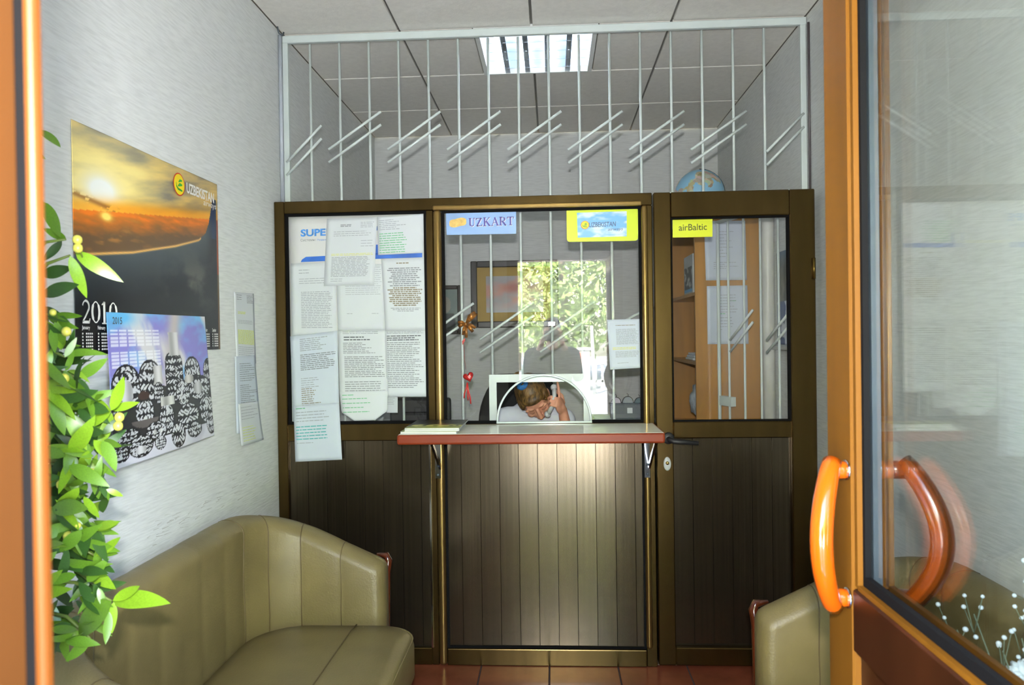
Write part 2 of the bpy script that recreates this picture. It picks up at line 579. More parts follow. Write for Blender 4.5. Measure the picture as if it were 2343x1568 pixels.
# ------------------------------------------------------------------ entrance door frame (near left edge of the picture) and open leaf
tr = struct(thing('trim_1', (-.30, .36, 0)), 'golden oak door frame with black seal at the left edge', 'door frame')
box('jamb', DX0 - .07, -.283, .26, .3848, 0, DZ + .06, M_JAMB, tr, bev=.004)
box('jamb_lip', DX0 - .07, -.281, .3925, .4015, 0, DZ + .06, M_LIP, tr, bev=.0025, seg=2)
box('seal', DX0 - .06, -.286, .380, .394, 0, DZ + .04, M_BLACK, tr)
box('jamb', DX1 + .005, DX1 + .07, .26, .404, 0, DZ + .06, M_ORANGE, tr, bev=.004)
box('head', -.283, DX1 + .005, .26, .404, DZ, DZ + .06, M_ORANGE, tr, bev=.004)
box('threshold', -.283, DX1 + .005, .26, .404, -.004, .018, M_CHROME, tr, bev=.003)

XA, XB = .45, .512            # the leaf's two faces
YH, YE = .43, 1.248           # hinge side and free edge
SW = .098                     # stile width
GZ = 1.076                    # bottom of the glass
d1 = struct(thing('door_1', ((XA + XB) / 2, YH, 0.02)), 'open entrance door of golden oak profile with clear glass', 'door')
box('lock_stile', XA, XB, YE - SW, YE, .02, 2.07, M_ORANGE, d1, bev=.003)
box('hinge_stile', XA, XB, YH, YH + SW, .02, 2.07, M_ORANGE, d1, bev=.003)
box('top_rail', XA, XB, YH + SW, YE - SW, 1.975, 2.07, M_ORANGE, d1, bev=.003)
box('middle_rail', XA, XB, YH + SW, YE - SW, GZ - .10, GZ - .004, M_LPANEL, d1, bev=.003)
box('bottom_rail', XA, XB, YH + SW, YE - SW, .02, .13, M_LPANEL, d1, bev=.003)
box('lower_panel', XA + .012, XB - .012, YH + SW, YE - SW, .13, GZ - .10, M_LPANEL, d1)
g0, g1 = YH + SW, YE - SW
for x in (XA + .022, XB - .020):
    box('pane', x, x + .004, g0, g1, GZ - .004, 1.975, M_DGLASS, d1)
for xs, nm in ((XA + .004, 'glazing_bead'), (XB - .012, 'glazing_bead')):
    boxes(nm, [(xs, xs + .008, g1 - .010, g1, GZ, 1.97), (xs, xs + .008, g0, g0 + .010, GZ, 1.97),
               (xs, xs + .008, g0 + .010, g1 - .010, GZ - .004, GZ + .003), (xs, xs + .008, g0 + .010, g1 - .010, 1.962, 1.975)], M_ORANGE, d1)
boxes('seal', [(XA + .012, XA + .021, g1 - .018, g1, GZ, 1.97), (XA + .012, XA + .021, g0, g0 + .018, GZ, 1.97),
               (XA + .012, XA + .021, g0 + .018, g1 - .018, GZ - .002, GZ + .018), (XA + .012, XA + .021, g0 + .018, g1 - .018, 1.955, 1.972)], M_BLACK, d1)
box('spacer', XA + .027, XB - .022, g1 - .012, g1, GZ, 1.97, M_GREYDK, d1)
# D-shaped pull handles, bowed towards the hinge, one on each face
for sgn, xf in ((-1, XA), (1, XB)):
    zt, zb, yp = 1.249, 1.052, 1.166
    pts, rad = [], []
    n = 28
    for i in range(n + 1):
        t = i / n
        s = math.sin(PI * t) ** .8
        z = zt + .012 - t * (zt - zb + .024)
        pts.append((xf + sgn * (.022 + .034 * s), yp - .047 * s, z))
        rad.append(.0145 + .002 * s)
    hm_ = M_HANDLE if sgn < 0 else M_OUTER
    hd = tube('handle', pts, rad, hm_, d1, 16)
    for z in (zt, zb):
        tube('handle_post', [(xf, yp, z), (xf + sgn * .012, yp, z), (xf + sgn * .030, yp - .004, z)], [.014, .014, .0135], hm_, hd, 16)
        lathe('ring', [(.0155, 0), (.0155, .003), (.012, .003)], (xf - (.003 if sgn < 0 else 0), yp, z), M_CHROME, hd, 16, 'X')
for z in (.25, 1.02, 1.82):
    tube('hinge', [(XB + .004, YH - .004, z), (XB + .004, YH - .004, z + .11)], .009, M_ORANGE, d1, 10)

# ------------------------------------------------------------------ glazed partition
part = struct(thing('wall_partition', (-.4, D + .025, 0)), 'bronze coloured glazed partition with ribbed lower panels', 'partition')
PY1 = D + .05
box('left_stile', WL + .002, -1.192, D, PY1, 0, 2.080, M_BRONZE, part, bev=.003)
box('top_rail', -1.192, .444, D, PY1, 2.026, 2.080, M_BRONZE, part, bev=.003)
box('mullion', -.552, -.520, D, PY1, .0, 2.026, M_BRONZE, part, bev=.003)
box('mullion_bead', -.520, -.484, D - .012, PY1, .0, 2.026, M_BEAD, part, bev=.016, seg=5, smooth=True)
box('mullion', .398, .444, D, PY1, .0, 2.026, M_BRONZE, part, bev=.003)
box('mullion_bead', .396, .424, D - .012, D + .03, .08, 2.026, M_BEAD, part, bev=.0125, seg=5, smooth=True)
box('head_bead', -.52, .40, D - .008, D + .02, 2.024, 2.046, M_BEAD, part, bev=.006, seg=2)
box('middle_rail', -1.192, -.552, D, PY1, 1.003, 1.078, M_BRONZE, part, bev=.003)
box('middle_rail', -.484, .398, D, PY1, .985, 1.075, M_BRONZE, part, bev=.003)
box('bottom_rail', -1.192, -.552, D, PY1, 0, .075, M_BRONZE, part, bev=.003)
box('bottom_rail', -.484, .398, D - .004, PY1, 0, .075, M_BRONZE, part, bev=.004, seg=2)
PW = .0855
def planks(x0, x1, first, z0, z1, parent):
    x = x0
    e = first
    while x < x1 - .004:
        b = min(e, x1)
        bm = bmesh.new()
        add_box(bm, x + .0003, b - .0003, D + .016, D + .030, z0, z1, .0010, 1)
        mid_ = Vector(((x + b) / 2, D + .023, 0))
        bmesh.ops.rotate(bm, verts=bm.verts[:], cent=mid_, matrix=Matrix.Rotation(random.uniform(-.014, .014), 3, 'Z'))
        bm_obj('plank', bm, M_PLANK, parent)
        x = b
        e = x + PW
planks(-1.192, -.552, -1.192 + PW, .075, 1.003, part)
planks(-.478, .394, -.413, .075, .985, part)
box('backing', -1.192, .444, D + .032, D + .044, .02, 1.0, M_OFFBLK, part)
boxes('panel_seal', [(-.484, -.474, D + .008, D + .02, .07, .985), (.388, .398, D + .008, D + .02, .07, .985), (-.474, .388, D + .008, D + .02, .07, .082)], M_BLACK, part)
box('edge_strip', -.553, -.545, D - .006, D, .08, 1.03, M_CHROME, part)

def gasket(name, x0, x1, z0, z1, t, parent, y=D + .012):
    return boxes(name, [(x0, x0 + t, y, GY, z0, z1), (x1 - t, x1, y, GY, z0, z1), (x0 + t, x1 - t, y, GY, z0, z0 + t), (x0 + t, x1 - t, y, GY, z1 - t, z1)], M_BLACK, parent)

w1 = struct(thing('window_1', (-.87, GY, 1.078)), 'left window of the partition covered with taped notices', 'window')
box('pane', -1.192, -.552, GY, GY + .005, 1.078, 2.026, M_GLASS, w1)
gasket('seal', -1.192, -.552, 1.078, 2.026, .012, w1)

w2 = struct(thing('window_2', (-.04, GY, 1.075)), 'service window with an arched speaking hole above the counter', 'window')
ax, az, ar = -.040, 1.079, .208
pts = [(-.484, GY, 1.075), (ax - ar, GY, 1.075)] + [(ax - ar * math.cos(PI * k / 40), GY, az + ar * 1.0 * math.sin(PI * k / 40)) for k in range(41)] + \
      [(ax + ar, GY, 1.075), (.398, GY, 1.075), (.398, GY, 2.026), (-.484, GY, 2.026)]
prism('pane', pts, (0, .005, 0), M_GLASS, w2)
y = D + .012
boxes('seal', [(-.484, -.472, y, GY, 1.075, 2.026), (.386, .398, y, GY, 1.075, 2.026), (-.472, .386, y, GY, 2.014, 2.026),
               (-.472, ax - ar - .004, y, GY, 1.075, 1.087), (ax + ar + .004, .386, y, GY, 1.075, 1.087)], M_BLACK, w2)
M_ACRYL = mat('clear_acrylic_edge', (214, 226, 224), 0.12, var=0.02)
tube('arch_trim', [(ax - ar * math.cos(PI * k / 48), GY - .001, az + ar * math.sin(PI * k / 48)) for k in range(49)], .0048, M_ACRYL, w2, 8)
box('sill_strip', ax - ar - .004, ax + ar + .004, GY - .012, GY + .008, 1.072, 1.082, M_ACRYL, w2, bev=.002)

d2 = struct(thing('door_2', (.79, D + .02, .01)), 'dark bronze office door with glass upper half at the right', 'door')
DY = D - .012
box('lock_stile', .449, .523, DY, PY1, .012, 2.078, M_BRONZE, d2, bev=.004)
box('hinge_stile', 1.030, 1.137, DY, PY1, .012, 2.078, M_BRONZE, d2, bev=.004)
box('top_rail', .523, 1.030, DY, PY1, 1.968, 2.078, M_BRONZE, d2, bev=.004)
box('middle_rail', .523, 1.030, DY, PY1, 1.006, 1.078, M_BRONZE, d2, bev=.004)
box('bottom_rail', .523, 1.030, DY, PY1, .012, .09, M_BRONZE, d2, bev=.004)
planks(.523, 1.030, .523 + PW, .09, 1.006, d2)
box('backing', .523, 1.030, D + .032, D + .044, .05, 1.03, M_OFFBLK, d2)
box('pane', .523, 1.030, GY, GY + .005, 1.07, 1.975, M_GLASS, d2)
gasket('seal', .519, 1.034, 1.074, 1.972, .010, d2, DY + .008)
rose = lathe('handle_rosette', [(.0, -.012), (.022, -.012), (.026, -.006), (.026, 0)], (.500, DY, 1.008), M_OFFBLK, d2, 20, 'Y')
tube('lever', [(.500, DY, 1.006), (.500, DY - .045, 1.004), (.515, DY - .052, 1.001), (.62, DY - .050, .992)], [.011, .011, .011, .009], M_OFFBLK, rose, 12)
lockp = lathe('lock_plate', [(0, -.006), (.013, -.006), (.016, -.003), (.016, 0)], (.494, DY, .896), M_GREYPL, d2, 20, 'Y')
lockp.scale = (1, 1, 1)
me = lockp.data
for v in me.vertices:
    v.co.z = (v.co.z + WORG[d2.name].z - .896) * 1.9 - WORG[d2.name].z + .896
lathe('key_cylinder', [(0, -.012), (.007, -.012), (.008, -.006), (.008, 0)], (.494, DY, .900), mat('brass', (190, 160, 90), 0.25, metal=1.0), lockp, 12, 'Y')
for z in (1.69, .5):
    tube('hinge', [(1.128, DY - .006, z), (1.128, DY - .006, z + .09)], .007, mat('dull_brass', (120, 98, 50), 0.35, metal=1.0), d2, 10)

# ------------------------------------------------------------------ counter shelf and brackets
sh = thing('counter_shelf', (-.095, 3.10, 1.033), 'cream counter shelf with red brown rounded edge below the service window', 'shelf')
box('top_board', -.622, .436, 2.952, D - .0015, 1.034, 1.073, M_CREAM, sh, bev=.002)
box('front_edge', -.625, .438, 2.934, 2.954, 1.033, 1.073, M_REDWOOD, sh, bev=.009, seg=3, smooth=False)
box('side_edge', .434, .4385, 2.952, D - .0015, 1.034, 1.073, M_REDWOOD, sh, bev=.001)
for x in (-.512, .408):
    b = tag(thing('shelf_bracket', (x, D, .83)), 'chrome folding bracket under the %s end of the counter shelf' % ('magazine' if x < 0 else 'door'), 'bracket', 'shelf brackets')
    box('wall_plate', x - .013, x + .013, D - .013, D - .009, .835, 1.032, M_CHROME, b, bev=.0015)
    box('top_arm', x - .013, x + .013, 3.03, D - .013, 1.0275, 1.0325, M_CHROME, b, bev=.0015)
    prism('strut', [(x + .004, D - .012, .875), (x + .004, D - .012, .900), (x + .004, 3.055, 1.029), (x + .004, 3.03, 1.029)], (.010, 0, 0), M_CHROME, b)
    for z in (.852, .893):
        lathe('screw', [(0, -.004), (.004, -.004), (.006, 0)], (x, D - .013, z), M_GREYDK, b, 10, 'Y')

# ------------------------------------------------------------------ steel grille
gr = thing('security_grille', (-.04, YG, 1.08), 'white painted steel bar grille behind the partition reaching the ceiling', 'grille')
BR = .0062
XK = [-1.108 + .1387 * k for k in range(16)]
box('top_rail', WL + .004, WR - .006, YG - .012, YG + .012, 2.842, 2.876, M_WHITEP, gr, bev=.003)
box('side_post', WL + .004, WL + .030, YG - .012, YG + .012, .05, 2.842, M_WHITEP, gr, bev=.003)
box('side_post', WR - .034, WR - .008, YG - .012, YG + .012, .05, 2.842, M_WHITEP, gr, bev=.003)
box('gate_head', .50, WR - .034, YG - .012, YG + .012, 2.075, 2.105, M_WHITEP, gr, bev=.003)
box('gate_post', .492, .516, YG - .012, YG + .012, .05, 2.09, M_WHITEP, gr, bev=.003)
OZ = 1.268
for k, x in enumerate(XK):
    z0 = .08
    if -.30 < x < .18: z0 = OZ
    if x > .52: z0 = 2.10
    tube('bar', [(x, YG, z0), (x, YG, 2.835)], BR, M_WHITEP, gr, 8)
def diag(x0, x1, zc, dz):
    for off in (0, -.060):
        tube('diagonal_bar', [(x0, YG - .010, zc + off - dz), (x1, YG - .010, zc + off + dz)], BR, M_WHITEP, gr, 8)
ZU = 2.402
for k in range(1, 15, 2):
    xc = (XK[k] + XK[k + 1]) / 2
    diag(xc - .124, xc + .124, ZU - .004 * (k - 7), .084)
diag(WL + .016, WL + .016 + .168, 2.37, .084)
diag(WR - .022 - .166, WR - .022, 2.36, .084)
for k in (0, 2, 4, 6, 8, 10):
    xc = (XK[k] + XK[k + 1]) / 2
    diag(xc - .126, min(xc + .126, .49), 1.532, .084 * (1 if k < 10 else .8))
boxes('opening_frame', [(-.292, .172, YG - .012, YG + .012, OZ - .018, OZ + .018), (-.292, -.258, YG - .012, YG + .012, .95, OZ - .018), (.140, .172, YG - .012, YG + .012, .95, OZ - .018)], M_WHITEP, gr)

# grille gate, swung back into the office
HX, HY, GA = 1.122, 3.452, R(20)
gt = thing('grille_gate', (HX, HY, .1), 'white steel bar gate standing open behind the office door glass', 'gate')
def gp(d, z, o=0.0):
    return (HX - d * math.sin(GA) - o * math.cos(GA), HY + d * math.cos(GA) - o * math.sin(GA), z)
for d in (.012, .138, .277, .416, .555, .65):
    rr = BR if .02 < d < .6 else .0095
    tube('gate_bar', [gp(d, .1), gp(d, 2.065)], rr, M_WHITEP, gt, 8)
for z in (.11, 2.06):
    tube('gate_rail', [gp(0, z), gp(.655, z)], .010, M_WHITEP, gt, 8)
for a, b, zc in ((.02, .22, 1.50), (.33, .53, 1.50)):
    for off in (0, -.06):
        tube('diagonal_bar', [gp(a, zc + off + .075, .010), gp(b, zc + off - .075, .010)], BR, M_WHITEP, gt, 8)
v = [Vector(gp(.535, 1.075, .006)), Vector(gp(.655, 1.075, .006)), Vector(gp(.655, 1.125, .006)), Vector(gp(.535, 1.125, .006))]
prism('lock_box', v, (math.cos(GA) * .03, math.sin(GA) * .03, 0), M_WHITEP, gt)

# conduits beside the grille ends
tag(tube('wall_conduit', [(WL + .011, 3.365, 2.08), (WL + .011, 3.365, 2.86)], .0095, mat('bluish_pvc', (164, 172, 180), 0.4)), 'slim grey plastic conduit running up the left wall beside the grille', 'conduit')
tag(tube('wall_cable', [(WR - .0065, 3.385, 2.085), (WR - .0065, 3.385, 2.84)], .0055, mat('dark_cable', (84, 78, 80), 0.5)), 'thin dark cable running up the right wall beside the grille', 'cable')
tag(tube('ceiling_hook', [(WL + .012, 3.33, 2.886), (WL + .014, 3.345, 2.862), (WL + .030, 3.35, 2.852), (WL + .034, 3.352, 2.868)], .004, M_GREYDK), 'small dark wire hook in the upper left ceiling corner', 'hook')

# ------------------------------------------------------------------ printed sheets
def words(lines, wave, Mquad, parent, m, name='printed_text', nrm=Vector((0, -1, 0)), lift=.0009, gap=.014):
    """word-like ink strips: lines = (v, u0, u1, half height)"""
    V, Fs = [], []
    for v, u0, u1, h in lines:
        h *= .72
        u = u0
        while u < u1 - .01:
            L = min(random.uniform(.03, .14), u1 - u)
            o = len(V)
            for (a, b) in ((u, v - h), (u + L, v - h), (u + L, v + h), (u, v + h)):
                V.append(Mquad(a, b) + nrm * (lift + wave(a, b)))
            Fs.append((o, o + 1, o + 2, o + 3))
            u += L + gap
    o_ = mesh_obj(name, V, Fs, m, parent)
    o_['kind'] = 'stuff'
    return o_

def quad_map(c):
    TL, TR, BR_, BL = [Vector(p) for p in c]
    def f(u, v):
        return (BL * (1 - u) + BR_ * u) * (1 - v) + (TL * (1 - u) + TR * u) * v
    return f

SHEETN = 0
def sheet(name, c, m, label, cat, blocks, nrm, group=None, amp=.0015, lift=0.0, ph=None, bottom_curl=0.0, cut=0.0, lb=False):
    """a paper sheet: c = four world corners TL TR BR BL, blocks = printed paragraphs"""
    global SHEETN
    SHEETN += 1
    ph = SHEETN * 1.7 if ph is None else ph
    q = quad_map(c)
    nrm = Vector(nrm)
    def wave(u, v):
        return lift + amp * (.5 + .5 * math.sin(2.1 * u * PI + ph) * math.cos(1.3 * v * PI + ph)) + bottom_curl * max(0, .45 - v) ** 2
    nu, nv = 10, 14
    V, Fs = [], []
    for j in range(nv + 1):
        for i in range(nu + 1):
            u, v = i / nu, j / nv
            if cut and v < cut:
                k = (cut - v) * .9
                u = k + u * (1 - 2 * k)
            V.append(q(u, v) + nrm * wave(u, v))
    for j in range(nv):
        for i in range(nu):
            a = j * (nu + 1) + i
            Fs.append((a, a + 1, a + nu + 2, a + nu + 1))
    me = bpy.data.meshes.new(name)
    me.from_pydata([tuple(x) for x in V], [], Fs)
    o = from_mesh(name, me, m, None, True)
    s = o.modifiers.new('thickness', 'SOLIDIFY'); s.thickness = .0005; s.offset = -1
    tag(o, label, cat, group)
    by = {}
    for (v0, v1, n, u0, u1, mk, h, rag) in blocks:
        for i in range(n):
            v = v0 + (v1 - v0) * (i / max(1, n - 1))
            a, b = u0, u1 - random.random() * rag
            if rag < 0:     # centred
                k = random.random() * -rag / 2
                a, b = u0 + k, u1 - k
            by.setdefault(mk.name, (mk, []))[1].append((v, a, b, h))
    for mk, ls in by.values():
        words(ls, wave, q, o, mk, nrm=nrm)
    return o

def win(px, Y=GY - .002):
    return [at(x, y, Y=Y) for x, y in px]

NF = (0, -1, 0)
# notices taped to the left window, from the poster underneath outwards
po = sheet('poster', win([(655, 496), (973, 488), (975, 800), (664, 800)]), M_PAPERW, 'white advertising poster with blue SUPER heading behind the taped notices', 'poster', [], NF, amp=.0008)
Mf = frame(at(688, 542, Y=GY - .004), (1, 0, .018), (0, 0, 1))
lettering('SUPER', Mf, M_BLUEL, po, height=.033, width=.150, bold=.035)
lettering('\u0421\u0438\u0441\u0442\u0435\u043c\u044b', frame(at(688, 553, Y=GY - .004), (1, 0, .018), (0, 0, 1)), M_INK, po, height=.012, width=.066)
lettering('\u042d\u043b\u0435\u043a\u0442\u0440', frame(at(725, 553, Y=GY - .004), (1, 0, .018), (0, 0, 1)), M_BLUEL, po, height=.012, width=.052)
def wpoly(px, m, parent, name, Y):
    return mesh_obj(name, [at(x, y, Y=Y) for x, y in px], [tuple(range(len(px)))], m, parent)
wpoly([(688, 600), (691, 594), (700, 588), (760, 585), (760, 597)], M_BLUEP, po, 'blue_band', GY - .0042)
wpoly([(852, 580), (966, 578), (966, 590), (852, 593)], M_BLUEP, po, 'blue_band', GY - .0042)
wpoly([(854, 522), (866, 516), (866, 526), (854, 531)], M_BLUEP, po, 'blue_mark', GY - .0042)
wpoly([(853, 560), (870, 560), (872, 582), (852, 582)], M_BLUEP, po, 'blue_mark', GY - .0042)
S_ = sheet
G_ = 'notices taped on the left window'
S_('notice', win([(665, 603), (768, 598), (771, 770), (668, 770)], GY - .005), M_PAPER, 'grey tinged letter with small emblem, left of the letter with the yellow marked line', 'notice',
   [(.90, .86, 2, .18, .42, M_INKL, .006, .05), (.78, .72, 3, .18, .95, M_INKL, .005, .1), (.60, .12, 22, .22, .92, M_INKL, .006, .12)], NF, G_)
S_('notice', win([(769, 606), (880, 604), (882, 757), (773, 758)], GY - .007), M_PAPER, 'pale faded letter in the middle of the notice cluster, partly covered by the letter above', 'notice',
   [(.95, .55, 14, .18, .95, M_INKL, .004, .1), (.26, .26, 1, .2, .34, M_INKL, .005, 0), (.26, .26, 1, .72, .86, M_INKL, .005, 0)], NF, G_)
S_('notice', win([(748, 501), (863, 497), (856, 652), (741, 655)], GY - .009), M_PAPER, 'letter with emblem and one yellow marked line at the top centre of the left window', 'notice',
   [(.90, .88, 2, .28, .5, M_INK, .007, .05), (.93, .86, 4, .68, .95, M_INKL, .005, .1), (.80, .74, 3, .15, .95, M_INKL, .005, .2), (.66, .58, 3, .70, .95, M_INKL, .005, .1),
    (.47, .45, 2, .12, .95, M_YEL, .006, .05), (.42, .14, 14, .13, .9, M_INKL, .006, .08), (.10, .07, 2, .13, .4, M_INKL, .005, .05)], NF, G_)
S_('notice', win([(863, 497), (972, 489), (968, 579), (865, 584)], GY - .009), M_PAPER, 'half sheet with rows of green print at the top right of the left window', 'notice',
   [(.90, .66, 6, .04, .62, M_INKL, .010, .3), (.55, .06, 9, .04, .64, M_GREEN, .013, .12)], NF, G_)
S_('notice', win([(872, 592), (973, 589), (977, 757), (882, 757)], GY - .0105), M_PAPER, 'sheet of centred capital text in the middle right of the left window', 'notice',
   [(.93, .93, 1, .34, .62, M_INKBR, .010, 0), (.86, .62, 10, .12, .9, M_INK, .008, -.35), (.59, .35, 10, .1, .92, M_INKBR, .011, -.3), (.31, .27, 3, .12, .9, M_INKL, .007, -.4)], NF, G_)
S_('notice', win([(881, 756), (977, 754), (980, 908), (885, 908)], GY - .009), M_PAPER, 'customs rules sheet at the lower right of the left window', 'notice',
   [(.97, .95, 2, .04, .92, M_INKL, .006, .1), (.91, .85, 3, .04, .92, M_INKD, .009, .3), (.81, .14, 25, .04, .9, M_INK, .007, .25)], NF, G_)
S_('notice', win([(773, 757), (883, 756), (888, 906), (777, 908)], GY - .009), M_PAPER, 'customs rules sheet with a bold heading at the lower centre of the left window', 'notice',
   [(.98, .955, 2, .10, .9, M_INKL, .006, .1), (.90, .86, 2, .12, .8, M_INKD, .010, .25), (.81, .66, 7, .1, .92, M_INK, .006, .5), (.60, .30, 12, .12, .95, M_INK, .007, .2), (.22, .02, 7, .12, .96, M_INK, .007, .15)], NF, G_)
S_('notice', win([(777, 897), (887, 893), (886, 961), (783, 964)], GY - .011), M_PAPER, 'small slip with four green lines and clipped corners at the lower centre', 'notice',
   [(.88, .88, 1, .05, .3, M_GREEN, .016, 0), (.75, .30, 4, .04, .68, M_GREEN, .016, .2)], NF, G_, cut=.3)
S_('notice', win([(664, 770), (772, 757), (777, 962), (671, 968)], GY - .0115), M_PAPERB, 'tall sheet of typed lists at the lower left of the left window', 'notice',
   [(.95, .82, 7, .2, .8, M_INKL, .006, .2), (.77, .60, 9, .2, .95, M_INK, .006, .2), (.50, .40, 5, .2, .6, M_INKL, .005, .15), (.38, .12, 12, .2, .66, M_INKBR, .006, .25)], NF, G_)
S_('notice', win([(672, 930), (776, 922), (783, 1052), (676, 1057)], D - .004), M_PAPERB, 'bluish sheet with teal lines hanging down over the window frame', 'notice',
   [(.95, .95, 1, .05, .25, M_GREEN, .010, 0), (.88, .72, 4, .05, .8, M_INKL, .009, .2), (.62, .40, 5, .04, .74, M_TEAL, .012, .08), (.33, .33, 1, .05, .4, M_INKL, .007, 0)], NF, G_, amp=.003)
S_('notice', win([(884, 905), (910, 905), (910, 945), (884, 945)], GY + .012), M_PAPER, 'narrow white slip behind the glass at the bottom of the left window', 'notice',
   [(.85, .5, 5, .1, .8, M_INK, .015, .3)], NF, G_)
S_('notice', win([(1389, 732), (1464, 730), (1467, 842), (1396, 846)], GY - .006), M_PAPERB, 'typed notice with one yellow line at the right edge of the service window', 'notice',
   [(.88, .88, 1, .25, .85, M_INKBR, .008, 0), (.80, .50, 15, .25, .95, M_INKL, .006, .1), (.43, .40, 2, .12, .95, M_YEL, .010, .1), (.35, .24, 6, .2, .95, M_INKL, .006, .1), (.12, .12, 1, .25, .6, M_INKL, .006, 0)], NF)

# stickers on the glass
def sticker(name, px, m, label, rad=.0, Y=GY - .002, th=.0012):
    c = [at(x, y, Y=Y) for x, y in px]
    if rad:
        TL, TR, BR_, BL = c
        q = quad_map(c)
        wv, hv = (TR - TL).length, (TL - BL).length
        ru, rv = rad / wv, rad / hv
        P = []
        for (cu, cv, a0) in ((1 - ru, 1 - rv, 0), (ru, 1 - rv, 90), (ru, rv, 180), (1 - ru, rv, 270)):
            for k in range(6):
                a = R(a0 + 90 * k / 5)
                P.append(q(cu + ru * math.cos(a), cv + rv * math.sin(a)))
    else:
        P = [c[3], c[2], c[1], c[0]]
    o = prism(name, P, (0, -th, 0), m)
    return tag(o, label, 'sign')

st = sticker('sticker', [(1020, 486), (1181, 481), (1181, 535), (1022, 538)], mat('uzkart_blue', (140, 176, 224), 0.4, var=0.12, scale=5), 'pale blue UZKART sticker at the top left of the service window')
Mz = frame(at(1073, 518.5, Y=GY - .0036), (1, 0, .020), (0, 0, 1))
H_ = .036
def serif_word():
    out = []
    x = 0
    h = H_
    tk, th = .0068, .0026
    def sl(cx, y, wd=.012): out.append(([(cx - wd / 2, y), (cx + wd / 2, y)], .0026))
    # U
    out.append(([(x + .005, h), (x + .005, .010)] , tk)); out.append((arc(x + .0135, .011, .0085, .0095, 180, 360), [tk] * 4 + [.004] * 7 + [th] * 4)); out.append(([(x + .022, .011), (x + .022, h)], th)); sl(x + .005, h); sl(x + .022, h, .009)
    x += .031
    # Z
    out += [([(x, h - .0015), (x + .023, h - .0015)], .003), ([(x + .021, h), (x + .003, 0)], tk), ([(x + .001, .0015), (x + .025, .0015)], .003), ([(x + .0012, h), (x, h - .009)], .003), ([(x + .0245, .009), (x + .0245, 0)], .003)]
    x += .031
    # K
    out += [([(x + .005, 0), (x + .005, h)], tk), ([(x + .006, .014), (x + .024, h)], th), ([(x + .012, .020), (x + .026, 0)], tk)]; sl(x + .005, 0); sl(x + .005, h); sl(x + .024, h, .009); sl(x + .026, 0, .010)
    x += .034
    # A
    out += [([(x + .003, 0), (x + .015, h)], th), ([(x + .014, h), (x + .026, 0)], tk), ([(x + .007, .012), (x + .022, .012)], .0026)]; sl(x + .003, 0, .008); sl(x + .026, 0, .011)
    x += .034
    # R
    out += [([(x + .005, 0), (x + .005, h)], tk), (arc(x + .012, h - .010, .010, .0085, 90, -90), [th] * 4 + [.006] * 7 + [th] * 4), ([(x + .005, h - .0015), (x + .012, h - .0015)], th), ([(x + .005, h - .0185), (x + .012, h - .0185)], th), ([(x + .012, h - .0185), (x + .025, 0)], tk)]; sl(x + .005, 0); sl(x + .005, h); sl(x + .025, 0, .008)
    x += .033
    # T
    out += [([(x, h - .0015), (x + .027, h - .0015)], .003), ([(x + .0135, 0), (x + .0135, h)], tk), ([(x + .0008, h), (x, h - .009)], .003), ([(x + .0262, h), (x + .027, h - .009)], .003)]; sl(x + .0135, 0, .013)
    return [([(p[0] * 1.05, p[1]) for p in pts], wd) for pts, wd in out]
strokes(serif_word(), frame(at(1074.2, 519.6, Y=GY - .0036), (1, 0, .020), (0, 0, 1)), M_WHITEINK, st, 'lettering_shadow', .0001)
strokes(serif_word(), Mz, mat('uzkart_ink', (74, 66, 150), 0.5), st)
blob = []
for k in range(40):
    a = 2 * PI * k / 40
    rr = 1 + .10 * math.cos(2 * a) * (1 if math.cos(a) else 1)
    bx = math.copysign(abs(math.cos(a)) ** .55, math.cos(a)) * .038
    by = math.copysign(abs(math.sin(a)) ** .6, math.sin(a)) * .0185 * (1 - .16 * math.exp(-(bx / .008) ** 2)) + .003 * math.copysign(1, bx)
    blob.append((bx, by))
flat_poly(blob, frame(at(1047.5, 509.5, Y=GY - .0036), (1, 0, .02), (0, 0, 1)), mat('gold_card', (224, 186, 100), 0.4, var=0.15, scale=50), st, 'gold_mark')

ya = sticker('sticker', [(1296, 478), (1459.5, 475), (1460, 551), (1297, 554)], mat('lime_card', (206, 226, 20), 0.4, var=0.04), 'lime yellow card with blue UZBEKISTAN airways label at the top of the service window', rad=.014)
cpt = [(1320, 487), (1434, 483.5), (1434, 541), (1322, 544)]
def cloudcol(u, v):
    n = fbm(u * 5, v * 7, 3)
    k = np.clip((n - .45) * 4, 0, 1)[:, None]
    return np.array([120, 184, 232]) * (1 - k) + np.array([214, 230, 242]) * k

def vnoise(x, y, seed=0):
    xi, yi = np.floor(x).astype(int), np.floor(y).astype(int)
    xf, yf = x - xi, y - yi
    def h(a, b):
        s = np.sin(a * 127.1 + b * 311.7 + seed * 74.7) * 43758.5453
        return s - np.floor(s)
    u, v = xf * xf * (3 - 2 * xf), yf * yf * (3 - 2 * yf)
    return (h(xi, yi) * (1 - u) + h(xi + 1, yi) * u) * (1 - v) + (h(xi, yi + 1) * (1 - u) + h(xi + 1, yi + 1) * u) * v
def fbm(x, y, o=4, seed=0):
    t, a, s = 0, .5, 0
    for k in range(o):
        t = t + a * vnoise(x * 2 ** k, y * 2 ** k, seed + k)
        s += a
        a *= .5
    return t / s
qc = quad_map([at(x, y, Y=GY - .0040) for x, y in cpt])
def qfn(q):
    return lambda u, v: np.array([tuple(q(a, b)) for a, b in zip(u, v)])
grid_obj('blue_label', qfn(qc), 60, 30, M_PRINT, ya, color=cloudcol)
M_GREY_T = mat('slate_ink', (70, 84, 130), 0.5)
M_LOGOY = mat('logo_yellow', (240, 214, 20), 0.4)
M_LOGOR = mat('logo_red', (206, 52, 30), 0.4)
M_LOGOG = mat('logo_green', (58, 160, 44), 0.4)
